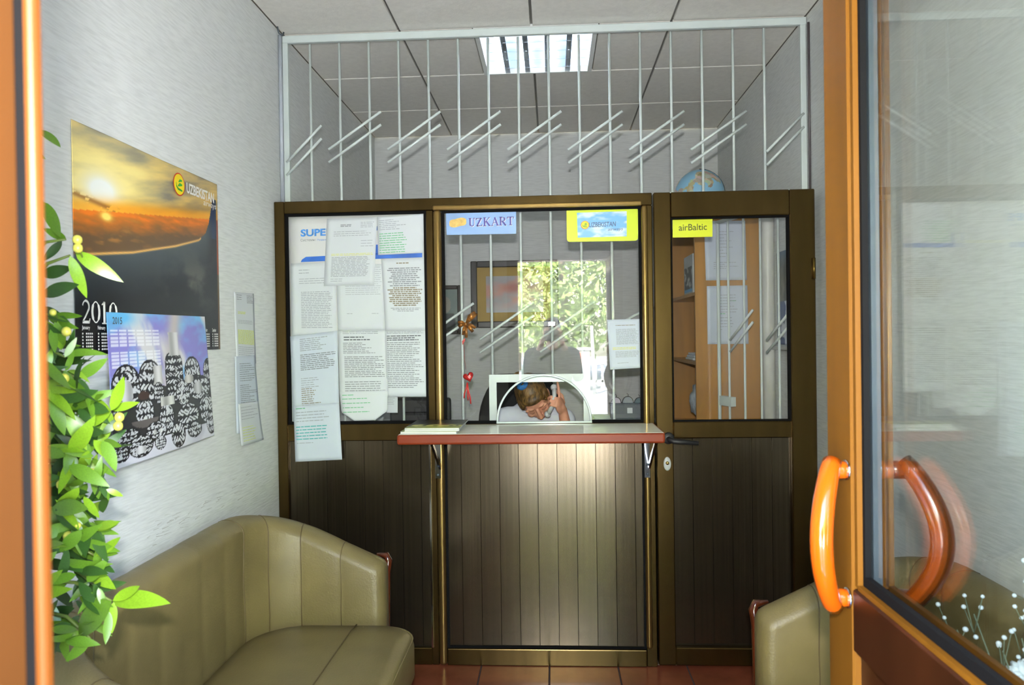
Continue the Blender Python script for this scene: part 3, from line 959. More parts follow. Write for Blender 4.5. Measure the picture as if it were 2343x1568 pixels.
def emblem(Mx, r, parent, n=.0003):
    e = flat_poly(arc(0, 0, r, r, 0, 352, 30), Mx, M_LOGOR, parent, 'emblem', n)
    flat_poly(arc(0, 0, r * .9, r * .9, 0, 352, 30), Mx, M_LOGOY, e, 'emblem_disc', n + .0003)
    s = r
    lst = [([(-.55 * s, .12 * s), (-.48 * s, -.22 * s), (-.2 * s, -.42 * s), (.25 * s, -.46 * s), (.52 * s, -.5 * s)], [.05 * s, .16 * s, .2 * s, .18 * s, .14 * s]),
           ([(-.22 * s, -.16 * s), (.1 * s, 0), (.5 * s, .02 * s)], [.12 * s, .3 * s, .16 * s]),
           ([(-.12 * s, .2 * s), (.12 * s, .36 * s), (.5 * s, .4 * s)], [.08 * s, .24 * s, .12 * s])]
    strokes(lst, Mx, M_LOGOG, e, 'emblem_bird', n + .0006)
    return e
emblem(frame(at(1338.5, 515, Y=GY - .0044), (1, 0, .02), (0, 0, 1)), .0185, ya)
lettering('UZBEKISTAN', frame(at(1347.5, 520.5, Y=GY - .0044), (1, 0, .02), (0, 0, 1)), M_GREY_T, ya, height=.0215, width=.119, bold=.012, shear=.12)
lettering('airways', frame(at(1391, 530.5, Y=GY - .0044), (1, 0, .02), (0, 0, 1)), M_GREY_T, ya, height=.0165, width=.066, shear=.25)

ab = sticker('sticker', [(1539, 500), (1630, 498), (1630, 542), (1539, 544)], mat('yellow_card', (222, 232, 40), 0.4, var=0.03), 'yellow airBaltic card at the top left of the office door glass')
lettering('airBaltic', frame(at(1553, 528.5, Y=GY - .0038), (1, 0, .012), (0, 0, 1)), mat('olive_ink', (84, 92, 24), 0.5), ab, height=.0285, width=.122, bold=.008)

# ------------------------------------------------------------------ calendars on the left wall
Y0, Y1, Z0, Z1 = 1.866, 2.702, 1.429, 2.041
def mixc(a, b, k):
    k = np.clip(k, 0, 1)[:, None]
    return np.asarray(a) * (1 - k) + np.asarray(b) * k
def sunset(u, v):
    hz = .62 + .165 * u
    n1 = fbm(u * 3.2 + v * 2.0, (v - .25 * u) * 15, 5, 3)
    n2 = fbm(u * 14, v * 50, 3, 9)
    c = mixc(np.tile([206, 168, 92], (len(u), 1)), [118, 116, 108], (v - hz - .03) * 3.4 + (n1 - .5) * 2.6 + (u - .5) * .35)
    d2 = ((u - .15) / .30) ** 2 + ((v - .77) / .15) ** 2
    c = mixc(c, [250, 232, 150], np.exp(-d2 * .55) * 1.2 - (n1 - .5) * 1.0)
    c = mixc(c, [246, 250, 244], np.exp(-((u - .15) / .085) ** 2 - ((v - .735) / .065) ** 2) * 1.6)
    band = np.exp(-((v - hz - .015) / .04) ** 2)
    c = mixc(c, [244, 158, 20], band * .85 * np.clip(1.2 - np.abs(u - .45), 0, 1))
    dk = np.exp(-((v - (.690 - .12 * u)) / .012) ** 2) * (u < .30) * (n2 > .35)
    c = mixc(c, [120, 70, 24], dk * .7)
    sea = v < hz
    cs = mixc(np.tile([226, 120, 20], (len(u), 1)), [98, 74, 46], (hz - v) * 9 + (n2 - .5) * .8)
    cs = mixc(cs, [196, 134, 50], (n2 - .55) * 3 * np.exp(-((u - .2) / .2) ** 2))
    c = np.where(sea[:, None], cs, c)
    c = mixc(c, [255, 226, 110], 1.6 * np.exp(-((u - .17) / .028) ** 2 - ((v - .625) / .018) ** 2))
    ru = np.array([0, .11, .33, .63, .82, .88, .91, .935, .95])
    rv = np.array([.43, .45, .49, .57, .635, .68, .74, .83, .90])
    rim = np.interp(u, ru, rv)
    inboat = (v < rim) & (u < .985)
    t = np.clip((rim - v) / .35, 0, 1)
    cb = mixc(np.tile([66, 76, 80], (len(u), 1)), [16, 20, 26], t * 1.5)
    rk = fbm(u * 9, v * 11, 5, 21)
    cb = mixc(cb, [98, 98, 88], np.clip((rk - .45) * 4, 0, 1) * np.exp(-((u - .78) / .25) ** 2 - ((v - .38) / .16) ** 2) * .8)
    cb = mixc(cb, [20, 44, 78], np.exp(-((u - .955) / .03) ** 2) * (v > .66))
    cb = mixc(cb, [12, 14, 16], (.2 - v) * 9)
    c = np.where(inboat[:, None], cb, c)
    rb = np.exp(-((v - rim + .004) / .006) ** 2) * (u > .06) * (u < .84)
    c = mixc(c, [230, 176, 92], rb)
    edge = (u > .985) & (v < .78) & (v > .45)
    c = np.where(edge[:, None], np.array([150, 70, 30]), c)
    return c
cal1 = grid_obj('wall_calendar', lambda u, v: np.stack([WL + .003 + .10 * np.maximum(0, u - .86) ** 2 * (1.3 - .9 * v) + .0015 + .0015 * np.sin(u * 9), Y0 + u * (Y1 - Y0), Z0 + v * (Z1 - Z0)], 1),
                240, 176, M_PRINT, None, thick=.001, color=sunset)
tag(cal1, 'large 2010 sunset and boat calendar on the left wall, behind the smaller calendar', 'calendar')
def lw(u, v, d=.0085):      # a frame on the left wall calendar
    return frame((WL + d, Y0 + u * (Y1 - Y0), Z0 + v * (Z1 - Z0)), (0, 1, 0), (0, 0, 1))
emblem(lw(.655, .905), .038, cal1)
lettering('UZBEKISTAN', lw(.715, .875), M_WHITEINK, cal1, height=.036, width=.205, bold=.03)
lettering('airways', lw(.86, .832), M_WHITEINK, cal1, height=.026, width=.10, shear=.2)
# 2010 in a serif face
def d0(x): return [(arc(x + .021, .0315, .0155, .028, 0, 360, 28), [.009 if (i % 14) < 4 or (i % 14) > 10 else .0035 for i in range(29)])]
def d1_(x): return [([(x + .017, .002), (x + .017, .061)], .0095), ([(x + .006, .0015), (x + .028, .0015)], .0035), ([(x + .006, .052), (x + .018, .061)], .0035)]
def d2_(x): return [([(x + .004, .048)] + arc(x + .018, .045, .0135, .0155, 165, -25) + [(x + .016, .018), (x + .004, .005)], [.006] + [.004] * 5 + [.0065] * 10 + [.005, .004]), ([(x + .003, .004), (x + .033, .004)], .0075), ([(x + .032, .003), (x + .035, .014)], .004)]
strokes(d2_(0) + d0(.040) + d1_(.082) + d0(.120), lw(.025, .135), M_WHITEINK, cal1)
for i, mo in enumerate(['January', 'February', 'March', 'April', 'May', 'June', 'July', 'August', 'September', 'October', 'November', 'December']):
    u = .025 + i * .0815
    if 1.5 < i < 9.5: continue
    lettering(mo, lw(u, .105), M_WHITEINK, cal1, height=.013, width=.034 if i < 9 else .03, bold=.02, name='month_name')
    V, Fs = [], []
    Mx = lw(u, .095)
    for r_ in range(6):
        for c_ in range(6):
            if c_ == 1: continue
            o = len(V)
            x, yy = c_ * .008, -r_ * .0085
            for p in ((x, yy), (x + .0055, yy), (x + .0055, yy - .0045), (x, yy - .0045)):
                V.append(Mx @ Vector((p[0], p[1], .0004)))
            Fs.append((o, o + 1, o + 2, o + 3))
    mesh_obj('day_figures', V, Fs, M_WHITEINK if i else M_WHITEINK, cal1)

# 2015 calendar with painted pottery, lower edge standing off the wall
TLc, TRc = Vector((WL + .012, 1.990, 1.545)), Vector((WL + .012, 2.572, 1.547))
BRc, BLc = at(490, 996, X=WL + .045), at(262, 1077, X=WL + .060)
q15 = quad_map([TLc, TRc, BRc, BLc])
def ell(u, v, cu, cv, a, b): return ((u - cu) / a) ** 2 + ((v - cv) / b) ** 2
def pottery(u, v):
    n = fbm(u * 4 - v * 3, v * 5 + u * 2, 4, 5)
    n2 = fbm(u * 7 + v * 2, v * 3, 4, 15)
    c = mixc(np.tile([128, 124, 196], (len(u), 1)), [112, 178, 224], (n - .42) * 4)
    c = mixc(c, [206, 206, 210], (n2 - .52) * 4)
    c = mixc(c, [186, 178, 176], np.exp(-((u - .62 - .25 * (v - .9)) / .07) ** 2) * 1.0)
    c = mixc(c, [96, 176, 226], np.exp(-((u - .1) / .13) ** 2 - ((v - .97) / .06) ** 2) * 1.3)
    # twelve small month tables
    for row, vv in ((0, .88), (1, .735)):
        for col in range(6):
            uu = .02 + col * .075
            for k in range(5):
                t = (u > uu) & (u < uu + .062) & (np.abs(v - (vv - .024 * k)) < (.0085 if k else .006))
                c = np.where(t[:, None], mixc(c, [236, 238, 242], np.full(len(u), .72)), c)
    tab = v < .13
    dark = (v < .5) & (v > .03 + .05 * np.abs(u - .45))
    c = np.where(((v < .50 - .05 * u) & (v > .10))[:, None], np.array([40, 42, 44]), c)
    c = np.where((v < .12)[:, None], mixc(np.tile([206, 208, 218], (len(u), 1)), [176, 178, 190], (n - .5) * 3), c)
    def ikat(cu, cv, a, b, f, seed):
        x, yv = (u - cu) / a, (v - cv) / b
        p = np.abs(np.sin((np.abs(x) * 3.6 + .8 * np.cos(yv * f * 1.5)) * 2.6 + seed) * np.cos(yv * f * 1.3 + seed))
        p = p * .55 + .62 * np.abs(fbm(u * 40, v * 34, 2, seed) - .5) * 2
        return p
    def body(c, cu, cv, a, b, f, seed, lo=(24, 26, 32), hi=(196, 200, 204), th=.40, bulge=2.0):
        m = (np.abs((u - cu) / a) ** bulge + np.abs((v - cv) / b) ** bulge) < 1
        e = (np.abs((u - cu) / a) ** bulge + np.abs((v - cv) / b) ** bulge)
        p = ikat(cu, cv, a, b, f, seed)
        col = np.where((p > th)[:, None], np.array(hi), np.array(lo))
        col = np.where((e > .82)[:, None], np.array(lo), col)
        return np.where(m[:, None], col, c)
    def white(c, m, col=(214, 214, 214)):
        return np.where(m[:, None], np.array(col) * (.86 + .14 * np.cos((u * 60)))[:, None], c)
    c = body(c, .13, .50, .125, .155, 5, 1)
    c = body(c, .34, .53, .11, .145, 5, 2)
    c = body(c, .79, .55, .095, .125, 4, 3)
    c = body(c, .99, .52, .07, .13, 4, 4)
    c = body(c, .02, .42, .06, .09, 4, 14)
    c = body(c, .585, .53, .095, .185, 9, 5, th=.5, bulge=4)
    c = white(c, (np.abs(u - .60) < .048 + .035 * (np.abs(v - .79) * 10) ** 2 * .35) & (v > .69) & (v < .865))
    c = white(c, (np.abs(u - .415) < .04 + .03 * (np.abs(v - .56) * 12) ** 2 * .4) & (v > .49) & (v < .625))
    c = body(c, .41, .43, .05, .08, 6, 6)
    c = body(c, .86, .42, .14, .10, 4, 7)
    c = white(c, ell(u, v, .84, .42, .055, .05) < 1, (196, 198, 200))
    c = body(c, .66, .40, .08, .10, 5, 8)
    c = white(c, ell(u, v, .74, .50, .055, .035) < 1, (206, 204, 200))
    c = white(c, ell(u, v, .13, .46, .05, .09) < 1, (208, 210, 214))
    c = body(c, .27, .32, .085, .10, 5, 9)
    c = np.where((ell(u, v, .27, .27, .12, .055) < 1)[:, None] & (v < .265)[:, None], np.array([96, 90, 88]), c)
    c = np.where((ell(u, v, .27, .43, .05, .03) < 1)[:, None], np.array([60, 40, 34]), c)
    c = body(c, .47, .24, .075, .12, 6, 10)
    c = white(c, (np.abs(u - .49) < .07) & (v > .335) & (v < .40), (210, 212, 206))
    c = body(c, .70, .22, .13, .10, 4, 11)
    c = body(c, .93, .24, .10, .12, 5, 12)
    c = body(c, .12, .17, .10, .065, 5, 13)
    c = body(c, .36, .17, .10, .07, 5, 16)
    c = body(c, .575, .10, .075, .095, 3, 17)
    c = body(c, .76, .10, .085, .06, 4, 18)
    c = body(c, .97, .12, .06, .10, 4, 19)
    c = body(c, .22, .10, .105, .075, 6, 20)
    c = white(c, ell(u, v, .215, .075, .045, .026) < 1, (214, 216, 218))
    c = body(c, .39, .085, .055, .05, 7, 21)
    c = body(c, .06, .08, .06, .05, 5, 22)
    for cu in (.345, .40):
        c = white(c, ell(u, v, cu, .165, .017, .018) < 1, (224, 226, 224))
    return c
def f15(u, v):
    P = qfn(q15)(u, v)
    P[:, 0] += .006 * np.sin(u * 3.0) * (1 - v)
    return P
cal2 = grid_obj('wall_calendar', f15, 210, 170, M_PRINT, None, thick=.001, color=pottery)
tag(cal2, 'smaller 2015 calendar with black and white patterned pottery, hung over the sunset calendar', 'calendar')
lettering('2015', frame(q15(.04, .922) + Vector((.0016, 0, 0)), (0, 1, 0), (0, 0, 1)), M_INKD, cal2, height=.020, width=.046, bold=.01)

# letters on the left wall near the partition
def lwq(px, d): return [at(x, y, X=WL + d) for x, y in px]
NX = (1, 0, 0)
GW = 'letters on the left wall beside the partition'
S_('wall_notice', lwq([(534, 668), (580, 672), (586, 832), (541, 828)], .003), M_PAPER, 'upper letter with a lime marked paragraph on the left wall beside the partition', 'notice',
   [(.96, .90, 3, .12, .4, M_INK, .005, .05), (.96, .86, 6, .62, .95, M_INK, .005, .1), (.72, .70, 2, .16, .55, M_LIME, .008, .05), (.60, .56, 3, .15, .95, M_INKL, .004, .1), (.46, .27, 11, .12, .95, M_LIME, .0085, .03), (.22, .08, 6, .12, .95, M_INKL, .004, .2)], NX, GW)
S_('wall_notice', lwq([(537, 816), (583, 813), (597, 985), (541, 993)], .006), M_PAPERB, 'bluish middle letter of typed lists on the left wall beside the partition', 'notice',
   [(.90, .68, 9, .2, .95, M_INK, .005, .4), (.62, .22, 17, .2, .95, M_INK, .005, .45), (.12, .06, 2, .2, .7, M_INKL, .004, .2)], NX, GW)
S_('wall_notice', lwq([(543, 925), (590, 918), (603, 1006), (552, 1021)], .012), M_PAPER, 'lowest slip with olive lines curling off the left wall beside the partition', 'notice',
   [(.90, .62, 5, .1, .9, M_INKL, .008, .3), (.42, .10, 6, .1, .75, M_LIME, .012, .2)], NX, GW, amp=.004)

# ------------------------------------------------------------------ leather seats along both side walls
def seat(name, wall_x, sx, y_near, y_far, label, cat, xf, depth=.735):
    """barrel-backed leather seat with its back to a side wall; sx=+1 opens towards +X"""
    t = thing(name, (wall_x + sx * .4, (y_near + y_far) / 2, 0), label, cat, 'leather seats along the side walls')
    TH = .125
    xb = .015 + TH / 2                      # centre line of the back, distance from the wall
    rc = .24                                # corner radius of the centre line
    yf, yn = y_far - TH / 2, y_near + TH / 2
    path = []
    for x in np.linspace(xf, xb + rc, 14): path.append((x, yf))
    for a in np.linspace(0, 90, 12)[1:]:
        path.append((xb + rc - rc * math.sin(R(a)), yf - rc + rc * math.cos(R(a))))
    for y_ in np.linspace(yf - rc, yn + rc, 26)[1:]: path.append((xb, y_))
    for a in np.linspace(0, 90, 12)[1:]:
        path.append((xb + rc - rc * math.cos(R(a)), yn + rc - rc * math.sin(R(a))))
    for x in np.linspace(xb + rc, xf, 14)[1:]: path.append((x, yn))
    P = np.array(path)
    seg = np.hypot(*np.diff(P, axis=0).T)
    s = np.concatenate([[0], np.cumsum(seg)])
    L = s[-1]
    # resample finely
    N = 150
    ss = np.linspace(0, L, N)
    X = np.interp(ss, s, P[:, 0]); Yv = np.interp(ss, s, P[:, 1])
    dx, dy = np.gradient(X), np.gradient(Yv)
    ln = np.hypot(dx, dy); dx, dy = dx / ln, dy / ln
    nxn, nyn = -dy, dx                      # points inward (towards the seat) for this direction of travel
    la = xf - xb - rc + rc * PI / 2         # length from arm end to the end of the corner
    def height(q):
        e = min(q, L - q)
        k = min(1, max(0, e / (la * .96)))
        return .618 + (.824 - .618) * (math.sin(k * PI / 2) ** 1.15)
    pitch_ = .158
    nodes = []
    def prof(i):
        h = height(ss[i])
        e = min(ss[i], L - ss[i])
        ph = (e % pitch_) / pitch_
        bulge = .0045 * math.sin(PI * ph) ** .5
        endr = min(1.0, e / .035)           # rounded front edge
        er = math.sqrt(max(0, 1 - (1 - endr) ** 2))
        half = TH / 2 * (.55 + .45 * er)
        pts = []
        lean = .035
        pts.append((half - .015, .16))
        pts.append((half + bulge - .005, .30))
        pts.append((half + bulge + .002, .45))
        pts.append((half + bulge - .004, .60 * h / .83 + .02))
        rt = half * .98
        zc = h - rt * .9 - .012 * (1 - er)
        for a in np.linspace(8, 172, 11):
            pts.append((rt * math.cos(R(a)) * (1.0 + .06 * (a < 90)) + (bulge * .8 if a < 60 else 0) - lean * 0, zc + rt * .9 * math.sin(R(a)) + bulge * .5 * math.sin(R(a))))
        pts.append((-half, .5 * h))
        pts.append((-half + .004, .08))
        return pts
    V, Fs = [], []
    m_ = None
    for i in range(N):
        pr = prof(i)
        m_ = len(pr)
        for (o, z) in pr:
            xx, yy = X[i] + nxn[i] * o, Yv[i] + nyn[i] * o
            V.append((wall_x + sx * xx, yy, z))
    for i in range(N - 1):
        for k in range(m_ - 1):
            a = i * m_ + k
            Fs.append((a, a + 1, a + m_ + 1, a + m_))
    Fs.append(tuple(range(m_))); Fs.append(tuple((N - 1) * m_ + k for k in range(m_))[::-1])
    bm = bmesh.new()
    vs = [bm.verts.new(v) for v in V]
    for f in Fs: bm.faces.new([vs[i] for i in f])
    body = bm_obj('upholstered_back', bm, M_LEATHER, t, True)
    # seam lines between the padded channels
    for k in range(1, int(L / pitch_) + 1):
        for q in ((k * pitch_), (L - k * pitch_)):
            if q > L / 2 and q == k * pitch_: continue
            if q < L / 2 and q != k * pitch_: continue
            if min(q, L - q) > la + .10: continue
            i = int(round(q / L * (N - 1)))
            pr = prof(i)
            pts = []
            for (o, z) in pr[1:12]:
                xx, yy = X[i] + nxn[i] * (o + .0005), Yv[i] + nyn[i] * (o + .0005)
                pts.append((wall_x + sx * xx, yy, z))
            tube('seam', pts, .0020, M_PIPING, body, 5)
    # seat cushion with rounded front corners
    ci, co = xb + TH / 2 - .005, depth
    y0, y1 = y_near + TH - .012, y_far - TH + .012
    ri, ro = .20, .13
    out = []
    for a in np.linspace(0, 90, 8): out.append((ci + ri - ri * math.cos(R(a)), y1 - ri + ri * math.sin(R(a))))
    for a in np.linspace(90, 0, 8): out.append((co - ro + ro * math.cos(R(a)), y1 + .0 - ro + ro * math.sin(R(a))))
    for a in np.linspace(0, -90, 8): out.append((co - ro + ro * math.cos(R(a)), y0 + ro + ro * math.sin(R(a))))
    for a in np.linspace(-90, -180, 8): out.append((ci + ri + ri * math.cos(R(a)), y0 + ri + ri * math.sin(R(a))))
    cx, cy = np.mean([p[0] for p in out]), np.mean([p[1] for p in out])
    rows = [(.955, .235), (1.0, .255), (1.0, .36), (.985, .385), (.95, .40), (.8, .412), (.5, .418), (.2, .42)]
    V, Fs = [], []
    n = len(out)
    for k, z in rows:
        for (x, y_) in out:
            V.append((wall_x + sx * (cx + (x - cx) * k), cy + (y_ - cy) * k, z))
    for r_ in range(len(rows) - 1):
        for i in range(n):
            a, b = r_ * n + i, r_ * n + (i + 1) % n
            Fs.append((a, b, b + n, a + n))
    Fs.append(tuple(range(n))); Fs.append(tuple((len(rows) - 1) * n + i for i in range(n)))
    bm = bmesh.new()
    vs = [bm.verts.new(v) for v in V]
    for f in Fs: bm.faces.new([vs[i] for i in f])
    cu = bm_obj('seat_cushion', bm, M_LEATHER, t, True)
    xs = wall_x + sx * (cx + .06)
    tube('seam', [(xs - sx * .004, y1 - .03, .4035), (xs, y1 - .12, .4185), (xs, (y0 + y1) / 2, .4225), (xs, y0 + .12, .4185), (xs, y0 + .03, .4035)], .0025, M_PIPING, cu, 6)
    pz = [(wall_x + sx * (cx + (x - cx) * .985), cy + (y_ - cy) * .985, .387) for x, y_ in out]
    tube('piping', pz + [pz[0]], .0035, M_LEATHER, cu, 6)
    # base, wooden arm fronts, feet
    box('base', min(wall_x + sx * .05, wall_x + sx * (depth - .05)), max(wall_x + sx * .05, wall_x + sx * (depth - .05)), y0 - .02, y1 + .02, .07, .285, M_LEATHER, t, bev=.02, seg=2)
    for yy, s_ in ((y_far - .002, 1), (y_near + .002, -1)):
        zt = .612
        pts = [(wall_x + sx * (xf - .018), yy, .075), (wall_x + sx * (xf - .016), yy, .35), (wall_x + sx * (xf - .012), yy, zt - .06), (wall_x + sx * (xf - .006), yy, zt - .012), (wall_x + sx * (xf - .012), yy + s_ * .002, zt + .006), (wall_x + sx * (xf - .05), yy, zt + .012)]
        tube('arm_trim', pts, [.014, .014, .0145, .0165, .013, .006], M_DARKWOOD, t, 10)
        for xx in (.10, xf - .03):
            lathe('foot', [(.018, 0), (.026, .075)], (wall_x + sx * xx, yy - s_ * .06, 0), M_DARKWOOD, t, 12)
    return t

seat('leather_sofa', WL, 1, 1.42, 2.845, 'olive tan leather sofa with curved back along the left wall', 'sofa', .600)
seat('leather_armchair', WR, -1, 1.36, 2.345, 'olive tan leather armchair by the right wall behind the glass door', 'armchair', .555, .70)

# dark scuffs left on the wallpaper above the sofa
M_SCUFF = mat('scuff', (184, 186, 182), 0.8, var=0.1, scale=60)
sc = thing('wall_scuff', (WL, 2.5, .9), 'grey rubbed scuff streaks on the wallpaper above the sofa', 'scuff mark')
V, Fs = [], []
for k in range(46):
    px = random.uniform(330, 575); base = 1205 - (px - 410) * .52
    py = base + random.gauss(-14, 16)
    a = at(px, py, X=WL + .0008); b = at(px + random.uniform(5, 20), py - random.uniform(2, 9), X=WL + .0008)
    o = len(V); hw = Vector((0, 0, random.uniform(.0008, .0022)))
    V += [a - hw, b - hw * .4, b + hw * .4, a + hw]; Fs.append((o, o + 1, o + 2, o + 3))
mesh_obj('streaks', V, Fs, M_SCUFF, sc)

# ------------------------------------------------------------------ bushy plant beside the left jamb
PX, PYY = -.90, 1.25
pl = thing('artificial_plant', (PX, PYY, 0), 'bushy green artificial plant with yellow berries beside the left door jamb', 'plant')
lathe('pot', [(.10, 0), (.125, .02), (.14, .24), (.15, .26), (.135, .26), (.125, .22), (.0, .21)], (PX, PYY, 0), mat('terracotta', (150, 84, 56), 0.7), pl, 24)
tube('trunk', [(PX, PYY, .2), (PX + .01, PYY + .01, .6), (PX - .005, PYY, 1.0), (PX + .01, PYY + .005, 1.4), (PX, PYY, 1.85)], [.016, .014, .012, .010, .005], M_STEM, pl, 8)
def leaf_mesh(name, bend, m, wd=.40, fold=.10):
    n = 9
    V, Fs = [], []
    for i in range(n + 1):
        t = i / n
        wv = wd / 2 * (math.sin(PI * t ** .85) ** .8) * (1 - .12 * t)
        z = -bend * (t - .0) ** 2 + bend * .15 * t
        V += [(-wv, t, z + fold * wv), (0, t, z), (wv, t, z + fold * wv)]
    for i in range(n):
        a = i * 3
        Fs += [(a, a + 1, a + 4, a + 3), (a + 1, a + 2, a + 5, a + 4)]
    me = bpy.data.meshes.new(name)
    me.from_pydata(V, [], Fs)
    me.materials.append(m)
    me.polygons.foreach_set('use_smooth', [True] * len(me.polygons))
    return me
LM = [[leaf_mesh('leaf', b, m, wd) for b, wd in ((.05, .40), (.30, .42), (-.22, .36), (.5, .36))] for m in M_LEAF]
def leaf(base, tip, shade, variant, roll=0.0, wscale=1.0, fcam=1.0, parent=None):
    base, tip = Vector(base), Vector(tip)
    y = (tip - base)
    L = y.length
    y = y / L
    tocam = (Vector((0, 0, CAM_H)) - base).normalized()
    z = tocam * fcam + Vector((random.gauss(0, .35), random.gauss(0, .35), random.gauss(.25, .35)))
    z = (z - y * z.dot(y)).normalized()
    z = Matrix.Rotation(roll, 3, y) @ z
    x = y.cross(z)
    o = bpy.data.objects.new('leaf', LM[shade][variant])
    C.objects.link(o)
    par = parent or pl
    o.parent = par
    b = base - WORG[par.name]
    o.matrix_local = Matrix(((x.x * L * wscale, y.x * L, z.x * L, b.x), (x.y * L * wscale, y.y * L, z.y * L, b.y), (x.z * L * wscale, y.z * L, z.z * L, b.z), (0, 0, 0, 1)))
    return o
def pp(px, py, dy=0.0): return at(px, py, Y=PYY + dy)
hero = [((92, 296), (139, 335), 1, 0), ((97, 461), (150, 547), 1, 2), ((152, 548), (98, 522), 1, 0), ((142, 552), (98, 598), 2, 0), ((172, 577), (272, 641), 0, 1), ((160, 585), (197, 686), 0, 2),
        ((96, 630), (164, 612), 2, 0), ((96, 674), (178, 650), 2, 0), ((96, 705), (142, 731), 2, 1), ((148, 818), (176, 772), 1, 0), ((178, 866), (246, 820), 1, 0), ((95, 790), (150, 745), 2, 1),
        ((254, 940), (165, 902), 0, 1), ((254, 940), (292, 860), 0, 2), ((254, 938), (318, 921), 0, 0), ((254, 942), (184, 982), 0, 1), ((250, 945), (180, 1048), 1, 0), ((250, 942), (152, 918), 2, 0), ((256, 945), (228, 1030), 0, 2),
        ((238, 1008), (277, 1022), 1, 0), ((198, 1104), (246, 1072), 1, 0), ((198, 1104), (222, 1040), 0, 1), ((200, 1106), (160, 1155), 1, 0), ((243, 1120), (283, 1136), 0, 1), ((172, 1194), (256, 1142), 0, 2),
        ((222, 1207), (270, 1196), 0, 0), ((170, 1184), (121, 1126), 1, 0), ((170, 1184), (135, 1224), 2, 0), ((172, 1184), (190, 1270), 1, 1), ((219, 1273), (286, 1229), 0, 2), ((226, 1290), (262, 1310), 2, 0),
        ((186, 1290), (263, 1349), 0, 0), ((258, 1375), (329, 1336), 0, 2), ((258, 1376), (374, 1363), 0, 1), ((260, 1378), (251, 1452), 0, 2), ((256, 1376), (146, 1463), 1, 1), ((250, 1400), (242, 1476), 1, 0),
        ((183, 1408), (139, 1450), 2, 0), ((207, 1462), (146, 1519), 1, 1), ((215, 1380), (180, 1330), 2, 0), ((225, 1345), (240, 1395), 1, 1), ((150, 900), (165, 980), 0, 1), ((130, 880), (118, 955), 1, 0),
        ((150, 850), (172, 800), 1, 2), ((140, 1000), (190, 1050), 1, 0), ((150, 1060), (205, 1030), 1, 1), ((135, 1130), (185, 1110), 1, 1), ((160, 1240), (215, 1215), 1, 1), ((140, 1290), (205, 1300), 2, 1), ((205, 1330), (160, 1380), 1, 1)]
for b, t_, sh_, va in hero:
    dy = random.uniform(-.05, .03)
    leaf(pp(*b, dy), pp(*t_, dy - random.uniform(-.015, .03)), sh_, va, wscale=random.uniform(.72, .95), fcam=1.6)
for k in range(290):
    py = random.uniform(715, 1480)
    wmax = np.interp(py, [700, 800, 900, 1000, 1150, 1250, 1400, 1490], [118, 150, 205, 235, 240, 225, 215, 150])
    px = random.uniform(60, wmax)
    edge = px > wmax - 45
    dy = random.uniform(-.06, .02) if edge else random.uniform(-.09, .12)
    b = pp(px, py, dy)
    ang = random.gauss(-.55, 1.0) if random.random() < .65 else random.uniform(0, 2 * PI)
    L = random.uniform(.050, .082)
    if edge: L *= .75
    tip = b + Vector((math.cos(ang) * L, random.uniform(-.5, .3) * L, math.sin(ang) * L))
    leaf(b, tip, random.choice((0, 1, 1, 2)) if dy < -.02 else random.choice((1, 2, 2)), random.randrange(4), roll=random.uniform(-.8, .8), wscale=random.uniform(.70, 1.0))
for k in range(26):
    py = random.uniform(250, 720)
    b = pp(random.uniform(20, 82), py, random.uniform(-.05, .08))
    ang = random.uniform(0, 2 * PI)
    tip = b + Vector((math.cos(ang) * .03 - .012, random.uniform(-.02, .02), math.sin(ang) * .05))
    leaf(b, tip, random.choice((1, 2)), random.randrange(4), roll=random.uniform(-.8, .8))
# twigs that carry the leaf whorls, and berries
for a, b in (((60, 600), (150, 548)), ((60, 660), (160, 585)), ((70, 900), (252, 941)), ((80, 1050), (198, 1104)), ((80, 1160), (170, 1184)), ((90, 1240), (219, 1273)), ((90, 1330), (256, 1376)), ((100, 1400), (207, 1462)), ((70, 820), (150, 818)), ((70, 860), (178, 866)), ((60, 350), (94, 300)), ((60, 480), (98, 462))):
    A_, B_ = pp(*a, .0), pp(*b, -.01)
    mid = (A_ + B_) / 2 + Vector((0, 0, .015))
    tube('twig', [A_, mid, B_], [.0035, .003, .002], M_STEM, pl, 6)
bm_ = bmesh.new()
bmesh.ops.create_icosphere(bm_, subdivisions=2, radius=1.0)
BME = bpy.data.meshes.new('berry'); bm_.to_mesh(BME); bm_.free(); BME.materials.append(M_BERRY)
BME.polygons.foreach_set('use_smooth', [True] * len(BME.polygons))
for px, py in ((177, 549), (178, 568), (121, 715), (152, 759), (273, 955), (270, 975), (209, 1083), (220, 1098), (140, 1109), (155, 1227), (147, 866), (148, 890), (165, 1195), (178, 1203)):
    o = bpy.data.objects.new('berry', BME); C.objects.link(o); o.parent = pl
    p = pp(px, py, -.055)
    o.location = p - WORG[pl.name]
    r_ = .0078 if py not in (1195, 1203, 715) else .0055
    o.scale = (r_, r_, r_ * 1.08)
    tube('berry_stalk', [p + Vector((0, .004, 0)), p + Vector((-.012, .03, -.01)), p + Vector((-.025, .05, -.015))], .0012, M_STEM, pl, 5)

